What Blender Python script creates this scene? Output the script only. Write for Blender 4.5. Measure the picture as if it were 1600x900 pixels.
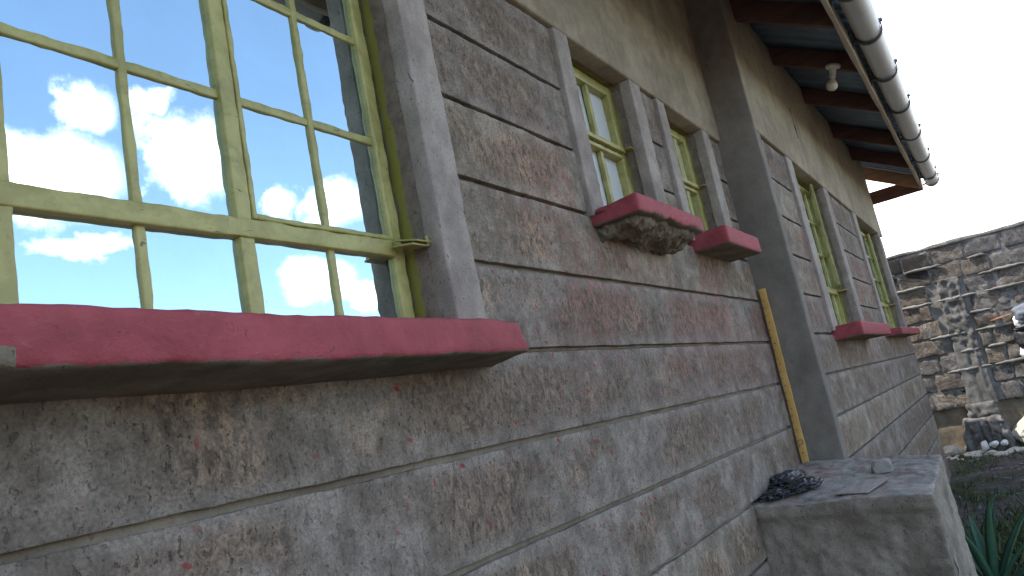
import bpy, bmesh, math, random
from mathutils import Vector, Matrix, noise, Euler

for o in list(bpy.data.objects):
    bpy.data.objects.remove(o, do_unlink=True)
scene = bpy.context.scene
COL = scene.collection
rnd = random.Random(7)

# ------------------------------------------------------------------ camera
cam_data = bpy.data.cameras.new("camera")
cam_data.sensor_width = 36.0
cam_data.lens = 27.1008
cam_data.clip_start = 0.02
cam_data.clip_end = 2000
cam = bpy.data.objects.new("camera", cam_data)
COL.objects.link(cam)
rt = Vector((0.53272966, -0.82333998, -0.19573039))
up = Vector((-0.05107212, -0.26213801, 0.96367801))
fw = Vector((0.84474301, 0.50338349, 0.18169841))
cam.matrix_world = Matrix(((rt.x, up.x, -fw.x, 0.0), (rt.y, up.y, -fw.y, -1.0592),
                           (rt.z, up.z, -fw.z, -0.4441), (0, 0, 0, 1)))
scene.camera = cam

# ------------------------------------------------------------------ exposure, sun, sky
scene.view_settings.view_transform = 'Standard'
scene.view_settings.look = 'None'
scene.view_settings.gamma = 1.0
scene.view_settings.exposure = 1.5
TO_SUN = Vector((-0.20, 0.45, 0.87)).normalized()
sun_data = bpy.data.lights.new("sun", 'SUN')
sun_data.energy = 3.0
sun_data.angle = math.radians(0.55)
sun_data.color = (1.0, 0.95, 0.87)
sun = bpy.data.objects.new("sun", sun_data)
sun.rotation_euler = TO_SUN.to_track_quat('Z', 'Y').to_euler()
sun.location = (0, 0, 20)
COL.objects.link(sun)

SKY_STRENGTH = 0.145
CLOUD_LEVEL = 10.5


class NT:
    """small helper round a node tree"""
    def __init__(self, tree):
        self.t = tree
        self.n = tree.nodes
        self.l = tree.links

    def node(self, kind, **kw):
        nd = self.n.new(kind)
        for k, v in kw.items():
            setattr(nd, k, v)
        return nd

    def put(self, sock, v):
        if isinstance(v, bpy.types.NodeSocket):
            self.l.new(v, sock)
        elif v is not None:
            if isinstance(v, (tuple, list)) and len(v) == 3 and sock.type == 'RGBA':
                v = (*v, 1.0)
            sock.default_value = v

    def math(self, op, a, b=None, c=None, clamp=False):
        nd = self.node('ShaderNodeMath', operation=op, use_clamp=clamp)
        for i, v in enumerate((a, b, c)):
            if v is not None:
                self.put(nd.inputs[i], v)
        return nd.outputs[0]

    def vmath(self, op, a, b=None):
        nd = self.node('ShaderNodeVectorMath', operation=op)
        self.put(nd.inputs[0], a)
        if b is not None:
            self.put(nd.inputs[1], b)
        return nd.outputs['Value'] if op in ('DISTANCE', 'LENGTH', 'DOT_PRODUCT') else nd.outputs[0]

    def ramp(self, v, lo, hi, a=0.0, b=1.0, smooth=True):
        nd = self.node('ShaderNodeMapRange', interpolation_type='SMOOTHSTEP' if smooth else 'LINEAR')
        self.put(nd.inputs[0], v)
        for i, x in enumerate((lo, hi, a, b)):
            self.put(nd.inputs[i + 1], x)
        return nd.outputs[0]

    def noise(self, vec, scale, detail=4.0, rough=0.55, dist=0.0, stretch=None):
        if stretch is not None:
            vec = self.vmath('MULTIPLY', vec, stretch)
        nd = self.node('ShaderNodeTexNoise')
        self.put(nd.inputs['Vector'], vec)
        nd.inputs['Scale'].default_value = scale
        nd.inputs['Detail'].default_value = detail
        nd.inputs['Roughness'].default_value = rough
        nd.inputs['Distortion'].default_value = dist
        return nd.outputs[0]

    def voronoi(self, vec, scale, feature='F1', rand=1.0, stretch=None):
        if stretch is not None:
            vec = self.vmath('MULTIPLY', vec, stretch)
        nd = self.node('ShaderNodeTexVoronoi', feature=feature)
        self.put(nd.inputs['Vector'], vec)
        nd.inputs['Scale'].default_value = scale
        nd.inputs['Randomness'].default_value = rand
        return nd

    def mix(self, fac, a, b, blend='MIX'):
        nd = self.node('ShaderNodeMix', data_type='RGBA', blend_type=blend)
        self.put(nd.inputs[0], fac)
        self.put(nd.inputs[6], a)
        self.put(nd.inputs[7], b)
        return nd.outputs[2]

    def xyz(self, v):
        nd = self.node('ShaderNodeSeparateXYZ')
        self.put(nd.inputs[0], v)
        return nd.outputs

    def comb(self, x, y, z):
        nd = self.node('ShaderNodeCombineXYZ')
        for i, v in enumerate((x, y, z)):
            self.put(nd.inputs[i], v)
        return nd.outputs[0]


world = bpy.data.worlds.new("World")
scene.world = world
world.cycles.sampling_method = 'MANUAL'
world.cycles.sample_map_resolution = 512
world.use_nodes = True
W = NT(world.node_tree)
W.n.clear()
sky = W.node('ShaderNodeTexSky', sky_type='NISHITA', sun_disc=False)
sky.sun_elevation = math.asin(TO_SUN.z)
sky.sun_rotation = math.atan2(TO_SUN.x, TO_SUN.y)
sky.altitude = 200.0
sky.air_density = 1.0
sky.dust_density = 1.1
sky.ozone_density = 0.7
tc = W.node('ShaderNodeTexCoord')
dirv = W.vmath('NORMALIZE', tc.outputs['Generated'])
dx, dy, dz = W.xyz(dirv)
az = W.math('MULTIPLY', W.math('ARCTAN2', dy, dx), 57.29578)
el = W.math('MULTIPLY', W.math('ARCSINE', dz), 57.29578)
wn = W.node('ShaderNodeTexNoise')
W.put(wn.inputs['Vector'], dirv)
wn.inputs['Scale'].default_value = 19.0
wn.inputs['Detail'].default_value = 5.0
wn.inputs['Roughness'].default_value = 0.6
warp = W.vmath('MULTIPLY', W.vmath('SUBTRACT', wn.outputs['Color'], (0.5, 0.5, 0.5)), (4.4, 3.6, 0.0))
ang = W.vmath('ADD', W.comb(az, el, 0.0), warp)
# fair-weather cumulus low in the sky opposite the building: (azimuth, elevation, half width, half height, weight)
CLOUDS = [(-62.2, 21.9, 5.4, 2.9, 1.0), (-52.9, 23.0, 3.3, 2.9, 1.0), (-59.0, 26.3, 2.6, 2.3, 0.62), (-54.6, 26.9, 1.6, 1.3, 0.55),
          (-47.4, 18.9, 1.7, 1.5, 0.85), (-43.0, 18.8, 2.8, 2.1, 0.95), (-59.6, 17.5, 4.2, 1.2, 0.58), (-45.0, 13.2, 3.2, 1.9, 0.9),
          (-41.4, 11.8, 1.8, 1.4, 0.8), (-69.5, 22.0, 5.0, 3.6, 0.95), (-35.5, 14.0, 3.6, 2.0, 0.9)]
dens = None
for (ca, ce, hw, hh, wt) in CLOUDS:
    nd = W.node('ShaderNodeVectorMath', operation='MULTIPLY_ADD')
    W.put(nd.inputs[0], ang)
    nd.inputs[1].default_value = (1.0 / hw, 1.0 / hh, 0.0)
    nd.inputs[2].default_value = (-ca / hw, -ce / hh, 0.0)
    d = W.math('MULTIPLY_ADD', W.vmath('LENGTH', nd.outputs[0]), -1.0, 0.42 + 0.68 * wt)
    dens = d if dens is None else W.math('MAXIMUM', dens, d)
dens = W.math('ADD', dens, W.math('MULTIPLY', W.math('SUBTRACT', wn.outputs[0], 0.5), 0.9))
dens = W.ramp(dens, -0.08, 0.62)
# the same kind of cloud over the rest of the sky
pl = W.vmath('MULTIPLY', dirv, (1.0, 1.0, 2.2))
field = W.noise(pl, 3.4, 6.0, 0.62)
fcl = W.ramp(field, 0.54, 0.66)
# stay away from the stretch of sky described above
away = W.ramp(W.math('ABSOLUTE', W.math('SUBTRACT', az, -53.0)), 22.0, 32.0)
fcl = W.math('MULTIPLY', fcl, away)
# towards the low sky along the wall the haze and cloud close up into a white bank
bank = W.math('MULTIPLY', W.ramp(el, 40.0, 12.0), W.ramp(W.math('ABSOLUTE', W.math('SUBTRACT', az, 35.0)), 75.0, 40.0))
fcl = W.math('MAXIMUM', fcl, W.math('MULTIPLY', bank, W.ramp(field, 0.25, 0.5, 0.6, 0.95)))
cloud = W.math('MAXIMUM', dens, fcl, clamp=True)
shade = W.ramp(wn.outputs[0], 0.3, 0.7, 0.78, 1.05)
ccol = W.mix(1.0, (1.0, 0.985, 0.96), W.comb(shade, shade, shade), 'MULTIPLY')
cl = W.vmath('MULTIPLY', ccol, (CLOUD_LEVEL,) * 3)
skymix = W.mix(cloud, sky.outputs[0], cl)
bg = W.node('ShaderNodeBackground')
bg.inputs['Strength'].default_value = SKY_STRENGTH
W.l.new(skymix, bg.inputs['Color'])
wo = W.node('ShaderNodeOutputWorld')
W.l.new(bg.outputs[0], wo.inputs[0])

# ------------------------------------------------------------------ materials
MAT = {}


def new_mat(name):
    m = bpy.data.materials.new(name)
    m.use_nodes = True
    t = NT(m.node_tree)
    t.n.clear()
    out = t.node('ShaderNodeOutputMaterial')
    bs = t.node('ShaderNodeBsdfPrincipled')
    t.l.new(bs.outputs[0], out.inputs[0])
    geo = t.node('ShaderNodeNewGeometry')
    MAT[name] = m
    return m, t, bs, out, geo.outputs['Position'], geo


def finish(t, bs, col, rough, height=None, strength=0.5, dist=0.01, spec=None):
    t.put(bs.inputs['Base Color'], col)
    t.put(bs.inputs['Roughness'], rough)
    if spec is not None:
        bs.inputs['Specular IOR Level'].default_value = spec
    if height is not None:
        b = t.node('ShaderNodeBump')
        b.inputs['Strength'].default_value = strength
        b.inputs['Distance'].default_value = dist
        t.put(b.inputs['Height'], height)
        t.l.new(b.outputs[0], bs.inputs['Normal'])


H = 0.235          # course height


def mat_panel(name):
    """cement slurry rubbed over coarse quarry stone: grey margins along the joints, open pitted stone in the middle"""
    m, t, bs, out, P, geo = new_mat(name)
    x, y, z = t.xyz(P)
    f = t.math('FRACT', t.math('DIVIDE', z, H))
    edge = t.math('MULTIPLY', t.math('MINIMUM', f, t.math('SUBTRACT', 1.0, f)), H)
    med = t.noise(P, 9.0, 4.0, 0.72)
    stone = t.noise(P, 2.3, 3.0, 0.65, 0.3, (1.0, 1.0, 1.7))
    streak = t.noise(P, 46.0, 4.0, 0.78, 0.6, (1.0, 1.0, 0.58))
    fine = t.noise(P, 150.0, 3.0, 0.8)
    pitn = t.noise(P, 74.0, 3.0, 0.72, 0.12, (1.0, 1.0, 0.64))
    edge_n = t.math('ADD', edge, t.math('MULTIPLY', t.math('SUBTRACT', med, 0.5), 0.12))
    mid = t.ramp(edge_n, 0.016, 0.062)
    cem = t.mix(t.ramp(med, 0.30, 0.70), (0.178, 0.146, 0.115), (0.420, 0.364, 0.302))
    # opened stone
    opn = t.math('MULTIPLY', mid, t.ramp(stone, 0.40, 0.56))
    stn = t.mix(t.ramp(streak, 0.34, 0.66), (0.113, 0.082, 0.059), (0.362, 0.270, 0.195))
    col = t.mix(t.math('MULTIPLY', opn, 0.88), cem, stn)
    # peach coloured faces where the slurry has worn off
    pm = t.ramp(t.noise(P, 4.3, 2.0, 0.6, 0.4), 0.57, 0.68)
    pch = t.math('MULTIPLY', t.math('MULTIPLY', mid, pm), t.ramp(streak, 0.42, 0.60))
    col = t.mix(t.math('MULTIPLY', pch, 0.72), col, (0.52, 0.365, 0.245))
    # pits, long and narrow, dense where the stone is open
    pit = t.math('MULTIPLY', t.ramp(pitn, 0.60, 0.67), t.ramp(t.math('ADD', opn, t.math('MULTIPLY', med, 0.5)), 0.30, 0.8))
    big_pit = t.ramp(t.noise(P, 34.0, 3.0, 0.7, 0.15, (1.0, 1.0, 0.5)), 0.70, 0.745)
    pit = t.math('MAXIMUM', pit, t.math('MULTIPLY', big_pit, 0.9))
    col = t.mix(t.math('MULTIPLY', pit, 0.70), col, (0.048, 0.038, 0.030))
    crumb = t.math('MULTIPLY', t.ramp(opn, 0.0, 1.0, 0.25, 1.0), t.ramp(pitn, 0.38, 0.30))
    col = t.mix(t.math('MULTIPLY', crumb, 0.55), col, (0.46, 0.385, 0.305))
    blo = t.ramp(t.noise(P, 17.0, 3.0, 0.7, 0.6, (1.0, 1.0, 0.8)), 0.55, 0.66)
    col = t.mix(t.math('MULTIPLY', t.math('MULTIPLY', blo, opn), 0.45), col, (0.085, 0.065, 0.048))
    # grime
    gr = t.ramp(t.noise(P, 4.2, 4.0, 0.68, 0.3, (1.7, 1.0, 0.6)), 0.48, 0.68)
    col = t.mix(t.math('MULTIPLY', gr, 0.42), col, (0.100, 0.078, 0.060))
    col = t.mix(t.ramp(fine, 0.32, 0.66), t.mix(0.50, col, (0.06, 0.050, 0.040)), col)
    # every strip of render was mixed and rubbed a little differently
    oi = t.node('ShaderNodeObjectInfo').outputs['Random']
    tn = t.ramp(oi, 0.0, 1.0, 0.86, 1.12, False)
    col = t.mix(1.0, col, t.comb(tn, tn, t.math('MULTIPLY', tn, t.ramp(oi, 0.3, 0.8, 1.02, 0.95))), 'MULTIPLY')
    # red paint: smears below the sills and flicked drops
    blot = t.noise(P, 1.6, 2.0, 0.5)
    rs = t.math('MULTIPLY', t.ramp(t.math('ADD', t.math('MULTIPLY', streak, 0.6), t.math('MULTIPLY', pitn, 0.4)), 0.47, 0.60),
                t.math('MULTIPLY', t.ramp(blot, 0.40, 0.56), t.ramp(x, 1.6, 2.3)))
    rs = t.math('MULTIPLY', rs, t.math('MULTIPLY', t.ramp(z, -0.62, -0.1), t.ramp(z, 0.6, 0.3)))
    col = t.mix(t.math('MULTIPLY', rs, 0.58), col, (0.38, 0.10, 0.095))
    tilt = t.vmath('MULTIPLY', t.comb(t.math('SUBTRACT', x, t.math('MULTIPLY', z, 0.8)), y, t.math('ADD', z, t.math('MULTIPLY', x, 0.55))), (1.0, 0.0, 2.0))
    for sc, r, stretch, vec in ((12.0, 0.165, None, tilt), (16.0, 0.17, (1.9, 0.0, 0.8), P)):
        v = t.voronoi(vec, sc, stretch=stretch)
        dist = t.math('ADD', v.outputs['Distance'], t.math('MULTIPLY', t.math('SUBTRACT', pitn, 0.5), 0.16))
        rr, rg, rb = t.xyz(v.outputs['Color'])
        drop = t.math('MULTIPLY', t.ramp(dist, r, r * 0.6), t.ramp(rr, 0.56, 0.58))
        drop = t.math('MULTIPLY', drop, t.math('MULTIPLY', t.ramp(blot, 0.34, 0.46), t.ramp(z, 0.12, -0.08)))
        drop = t.math('MULTIPLY', drop, t.ramp(rb, 0.0, 1.0, 0.4, 1.0))
        col = t.mix(drop, col, (0.25, 0.034, 0.038))
    h = t.math('ADD', t.math('MULTIPLY', med, 0.5), t.math('MULTIPLY', streak, t.ramp(opn, 0.0, 1.0, 0.16, 0.8)))
    h = t.math('ADD', h, t.math('MULTIPLY', fine, 0.12))
    h = t.math('SUBTRACT', h, t.math('MULTIPLY', t.ramp(pitn, 0.58, 0.68), 0.4))
    finish(t, bs, col, 0.86, h, 0.9, 0.009, 0.3)
    return m


def mat_plaster(name, c_dark, c_light, scale=3.0, speck=0.5, stains=(0.10, 0.085, 0.06), stain_amt=0.35, bump=0.55, dist=0.006, speck_col=(0.05, 0.045, 0.04)):
    m, t, bs, out, P, geo = new_mat(name)
    big = t.noise(P, scale, 3.0, 0.62, 0.3)
    med = t.noise(P, 14.0, 4.0, 0.70)
    fine = t.noise(P, 210.0, 2.0, 0.75)
    col = t.mix(t.ramp(t.math('ADD', t.math('MULTIPLY', big, 0.6), t.math('MULTIPLY', med, 0.4)), 0.36, 0.66), c_dark, c_light)
    st = t.ramp(t.noise(P, 4.0, 4.0, 0.65, 0.4, (1.4, 1.4, 0.5)), 0.53, 0.70)
    col = t.mix(t.math('MULTIPLY', st, stain_amt), col, stains)
    sp = t.ramp(t.noise(P, 150.0, 2.0, 0.6, 0.2, (1.0, 1.0, 0.6)), 0.64, 0.72)
    sp2 = t.ramp(t.noise(P, 33.0, 3.0, 0.6, 0.6, (1.0, 1.0, 0.5)), 0.71, 0.75)
    sp = t.math('MAXIMUM', sp, sp2)
    col = t.mix(t.math('MULTIPLY', sp, speck), col, speck_col)
    col = t.mix(t.ramp(fine, 0.3, 0.7), t.mix(0.22, col, (0.06, 0.055, 0.05)), col)
    h = t.math('ADD', t.math('MULTIPLY', med, 0.6), t.math('MULTIPLY', fine, 0.28))
    h = t.math('SUBTRACT', h, t.math('MULTIPLY', sp, 0.4))
    finish(t, bs, col, 0.88, h, bump, dist, 0.3)
    return m


def mat_reveal():
    """window cheek: coarse plaster with yellow-green frame paint brushed over its inner edge"""
    m, t, bs, out, P, geo = new_mat('reveal_plaster')
    x, y, z = t.xyz(P)
    med = t.noise(P, 17.0, 6.0, 0.7)
    fine = t.noise(P, 170.0, 4.0, 0.75)
    col = t.mix(t.ramp(med, 0.32, 0.68), (0.155, 0.126, 0.101), (0.255, 0.210, 0.171))
    sp = t.ramp(t.noise(P, 95.0, 3.0, 0.65, 0.4), 0.60, 0.68)
    col = t.mix(t.math('MULTIPLY', sp, 0.55), col, (0.055, 0.048, 0.045))
    # both facades: distance in front of the frames, which stand 0.085 m in
    d1 = t.math('ABSOLUTE', t.math('SUBTRACT', y, 0.088))
    d2 = t.math('ABSOLUTE', t.math('SUBTRACT', y, -0.120))
    d = t.math('ADD', t.math('MINIMUM', d1, d2), t.math('MULTIPLY', t.math('SUBTRACT', t.noise(P, 22.0, 5.0, 0.7, 0.0, (1, 1, 0.5)), 0.5), 0.045))
    pm = t.ramp(d, 0.022, 0.008)
    col = t.mix(t.math('MULTIPLY', pm, 0.85), col, (0.30, 0.30, 0.045))
    h = t.math('ADD', t.math('MULTIPLY', med, 0.6), t.math('MULTIPLY', fine, 0.32))
    h = t.math('SUBTRACT', h, t.math('MULTIPLY', sp, 0.35))
    finish(t, bs, col, 0.9, h, 0.8, 0.007, 0.25)
    return m


def mat_red():
    m, t, bs, out, P, geo = new_mat('red_sill_paint')
    med = t.noise(P, 9.0, 6.0, 0.65, 0.3)
    fine = t.noise(P, 120.0, 4.0, 0.7)
    col = t.mix(t.ramp(med, 0.32, 0.68), (0.270, 0.046, 0.054), (0.385, 0.084, 0.096))
    dust = t.math('MULTIPLY', t.ramp(t.noise(P, 6.5, 5.0, 0.7, 0.8), 0.58, 0.74), t.ramp(t.noise(P, 60.0, 4.0, 0.7), 0.42, 0.62))
    col = t.mix(t.math('MULTIPLY', dust, 0.55), col, (0.52, 0.36, 0.36))
    wear = t.ramp(t.noise(P, 24.0, 5.0, 0.72, 0.6), 0.665, 0.70)
    smd = t.ramp(t.noise(P, 3.2, 4.0, 0.65, 0.5, (0.6, 1.0, 1.6)), 0.5, 0.68)
    col = t.mix(t.math('MULTIPLY', smd, 0.35), col, (0.13, 0.045, 0.045))
    col = t.mix(t.math('MULTIPLY', wear, 0.8), col, (0.20, 0.165, 0.145))
    nz = t.xyz(geo.outputs['Normal'])[2]
    scf = t.math('MULTIPLY', t.ramp(t.noise(P, 30.0, 4.0, 0.75, 0.3, (0.5, 1.0, 1.5)), 0.63, 0.70), t.ramp(t.noise(P, 3.0, 2.0, 0.5), 0.45, 0.6))
    col = t.mix(t.math('MULTIPLY', scf, 0.45), col, (0.56, 0.44, 0.43))
    h = t.math('ADD', t.math('MULTIPLY', med, 0.8), t.math('MULTIPLY', fine, 0.35))
    h = t.math('SUBTRACT', h, t.math('MULTIPLY', wear, 0.5))
    finish(t, bs, col, t.ramp(med, 0.3, 0.7, 0.60, 0.80), h, 0.9, 0.007, 0.3)
    return m


def mat_frame():
    m, t, bs, out, P, geo = new_mat('yellow_green_paint')
    med = t.noise(P, 14.0, 5.0, 0.65, 0.3)
    fine = t.noise(P, 90.0, 4.0, 0.7, 0.0, (1, 1, 0.35))
    col = t.mix(t.ramp(med, 0.34, 0.66), (0.305, 0.282, 0.085), (0.44, 0.415, 0.155))
    drt = t.ramp(t.noise(P, 38.0, 5.0, 0.72, 0.6), 0.56, 0.70)
    col = t.mix(t.math('MULTIPLY', drt, 0.42), col, (0.17, 0.15, 0.06))
    crk = t.ramp(t.noise(P, 60.0, 2.0, 0.5, 1.6, (0.35, 1, 1.4)), 0.715, 0.735)
    col = t.mix(t.math('MULTIPLY', crk, 0.7), col, (0.06, 0.05, 0.03))
    h = t.math('ADD', t.math('MULTIPLY', med, 0.9), t.math('MULTIPLY', fine, 0.3))
    h = t.math('SUBTRACT', h, t.math('MULTIPLY', crk, 0.4))
    finish(t, bs, col, t.ramp(med, 0.3, 0.7, 0.36, 0.55), h, 0.55, 0.004, 0.5)
    return m


def mat_mirror_glass():
    """sun-control glass: a thin metal coat reflects about half of the light, the rest goes through to the dark room"""
    m = bpy.data.materials.new('coated_glass')
    m.use_nodes = True
    t = NT(m.node_tree)
    t.n.clear()
    out = t.node('ShaderNodeOutputMaterial')
    P = t.node('ShaderNodeNewGeometry').outputs['Position']
    gl = t.node('ShaderNodeBsdfGlossy')
    gl.inputs['Color'].default_value = (0.80, 0.97, 1.0, 1)
    gl.inputs['Roughness'].default_value = 0.0
    b = t.node('ShaderNodeBump')
    b.inputs['Strength'].default_value = 0.03
    b.inputs['Distance'].default_value = 0.01
    t.put(b.inputs['Height'], t.noise(P, 7.0, 1.0, 0.4))
    t.l.new(b.outputs[0], gl.inputs['Normal'])
    tr = t.node('ShaderNodeBsdfTransparent')
    tr.inputs['Color'].default_value = (0.35, 0.42, 0.44, 1)
    mx = t.node('ShaderNodeMixShader')
    fr = t.node('ShaderNodeFresnel')
    fr.inputs['IOR'].default_value = 1.5
    t.put(mx.inputs[0], t.math('ADD', t.math('MULTIPLY', fr.outputs[0], 0.25), 0.76, clamp=True))
    t.l.new(tr.outputs[0], mx.inputs[1])
    t.l.new(gl.outputs[0], mx.inputs[2])
    # dust specks and paint scrapes
    df = t.node('ShaderNodeBsdfDiffuse')
    df.inputs['Color'].default_value = (0.16, 0.17, 0.15, 1)
    z = t.xyz(P)[2]
    sp = t.ramp(t.noise(P, 75.0, 3.0, 0.7, 0.9, (1, 1, 0.5)), 0.715, 0.75)
    sp = t.math('MULTIPLY', sp, t.ramp(t.noise(P, 8.0, 2.0, 0.5), 0.5, 0.62))
    sp = t.math('MULTIPLY', sp, t.ramp(z, 0.25, -0.05, 0.25, 0.8))
    haze = t.math('MULTIPLY', t.ramp(t.noise(P, 4.0, 5.0, 0.7), 0.4, 0.7), 0.05)
    m2 = t.node('ShaderNodeMixShader')
    t.put(m2.inputs[0], t.math('ADD', sp, haze, clamp=True))
    t.l.new(mx.outputs[0], m2.inputs[1])
    t.l.new(df.outputs[0], m2.inputs[2])
    t.l.new(m2.outputs[0], out.inputs[0])
    MAT['coated_glass'] = m


def mat_frosted():
    m, t, bs, out, P, geo = new_mat('frosted_glass')
    n = t.noise(P, 5.0, 4.0, 0.6)
    col = t.mix(n, (0.52, 0.56, 0.56), (0.66, 0.69, 0.68))
    pat = t.voronoi(P, 170.0).outputs['Distance']
    finish(t, bs, col, 0.28, pat, 0.25, 0.002, 0.6)


def simple(name, c1, c2, scale=8.0, rough=0.8, bump=0.3, dist=0.004, metallic=0.0, stretch=None, spec=0.4, detail=6.0):
    m, t, bs, out, P, geo = new_mat(name)
    n = t.noise(P, scale, detail, 0.65, 0.3, stretch)
    f = t.noise(P, scale * 11, 4.0, 0.7, 0.0, stretch)
    col = t.mix(t.ramp(t.math('ADD', t.math('MULTIPLY', n, 0.72), t.math('MULTIPLY', f, 0.28)), 0.34, 0.66), c1, c2)
    bs.inputs['Metallic'].default_value = metallic
    finish(t, bs, col, t.ramp(n, 0.3, 0.7, rough - 0.08, min(1.0, rough + 0.08)), t.math('ADD', n, t.math('MULTIPLY', f, 0.35)), bump, dist, spec)
    return m


mat_panel('panel_plaster')
mat_plaster('beam_plaster', (0.262, 0.216, 0.146), (0.435, 0.370, 0.264), 2.2, 0.30, (0.17, 0.14, 0.10), 0.45, bump=0.45)
mat_plaster('surround_plaster', (0.270, 0.228, 0.194), (0.465, 0.403, 0.350), 3.0, 0.7, (0.150, 0.124, 0.104), 0.3, bump=0.65)
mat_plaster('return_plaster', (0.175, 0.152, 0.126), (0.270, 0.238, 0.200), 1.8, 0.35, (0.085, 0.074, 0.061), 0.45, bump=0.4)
mat_plaster('raw_concrete', (0.150, 0.119, 0.083), (0.270, 0.224, 0.161), 6.0, 0.5, (0.070, 0.057, 0.039), 0.4, bump=0.8)
mat_plaster('block_plaster', (0.250, 0.212, 0.165), (0.420, 0.362, 0.290), 2.6, 0.5, (0.120, 0.105, 0.083), 0.5, bump=1.0, dist=0.022)
mat_plaster('mortar', (0.170, 0.160, 0.146), (0.315, 0.298, 0.272), 5.0, 0.5, (0.12, 0.11, 0.10), 0.5, bump=1.0, dist=0.018)
mat_plaster('pillar_concrete', (0.110, 0.104, 0.096), (0.235, 0.224, 0.208), 6.0, 0.6, (0.08, 0.075, 0.07), 0.5, bump=1.0, dist=0.022)
mat_plaster('groove_cement', (0.200, 0.167, 0.126), (0.300, 0.253, 0.196), 5.0, 0.4, (0.090, 0.072, 0.052), 0.5, bump=0.5)
mat_reveal()
mat_red()
mat_frame()
mat_mirror_glass()
mat_frosted()
simple('rafter_wood', (0.085, 0.042, 0.034), (0.165, 0.090, 0.072), 6.0, 0.8, 0.3, 0.003, stretch=(3.0, 0.5, 3.0))
simple('sunlit_wood', (0.36, 0.20, 0.11), (0.52, 0.32, 0.20), 6.0, 0.8, 0.3, 0.003, stretch=(3.0, 0.5, 3.0))  # brighter copy of the rafter wood, sunlight on the end rafter put into colour
simple('fascia_paint', (0.34, 0.29, 0.22), (0.52, 0.47, 0.38), 5.0, 0.75, 0.3, 0.003, stretch=(0.5, 3.0, 3.0))
simple('roof_metal', (0.130, 0.190, 0.260), (0.205, 0.285, 0.370), 3.0, 0.45, 0.15, 0.002, metallic=0.3)
simple('gutter_grey', (0.52, 0.54, 0.55), (0.68, 0.70, 0.70), 4.0, 0.42, 0.15, 0.002, metallic=0.25, stretch=(0.4, 2.0, 2.0))
simple('bracket_dark', (0.05, 0.055, 0.06), (0.10, 0.105, 0.11), 12.0, 0.5, 0.2, 0.002, metallic=0.4)
simple('white_plastic', (0.62, 0.60, 0.55), (0.78, 0.76, 0.71), 9.0, 0.4, 0.1, 0.001)
simple('bulb_glass', (0.60, 0.57, 0.48), (0.74, 0.71, 0.62), 9.0, 0.18, 0.05, 0.001)
simple('black_plastic', (0.014, 0.015, 0.017), (0.030, 0.032, 0.036), 9.0, 0.36, 0.25, 0.004, spec=0.5)
simple('loose_stone', (0.20, 0.185, 0.165), (0.36, 0.33, 0.30), 14.0, 0.9, 0.7, 0.006)
simple('pale_rubble', (0.36, 0.32, 0.25), (0.58, 0.53, 0.45), 11.0, 0.92, 0.8, 0.01)
simple('white_rubble', (0.55, 0.53, 0.50), (0.74, 0.72, 0.70), 11.0, 0.85, 0.5, 0.008)
simple('dark_interior', (0.05, 0.05, 0.05), (0.09, 0.088, 0.085), 3.0, 0.9, 0.1)
simple('grey_cloth', (0.09, 0.10, 0.125), (0.16, 0.18, 0.215), 10.0, 0.85, 0.5, 0.008)
simple('black_cloth', (0.012, 0.012, 0.014), (0.03, 0.03, 0.034), 10.0, 0.6, 0.5, 0.006)
simple('white_cloth', (0.66, 0.66, 0.66), (0.80, 0.80, 0.80), 10.0, 0.8, 0.4, 0.006)
simple('agave_green', (0.030, 0.085, 0.050), (0.060, 0.150, 0.080), 7.0, 0.5, 0.3, 0.003, stretch=(1.0, 1.0, 0.3))
simple('grass_green', (0.035, 0.055, 0.016), (0.075, 0.105, 0.032), 2.5, 0.75, 0.2, 0.002)
simple('gravel_grey', (0.10, 0.09, 0.08), (0.26, 0.235, 0.21), 3.0, 0.92, 0.5, 0.004)
simple('splinter_wood', (0.36, 0.17, 0.09), (0.52, 0.29, 0.17), 8.0, 0.8, 0.3, 0.003)


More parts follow.
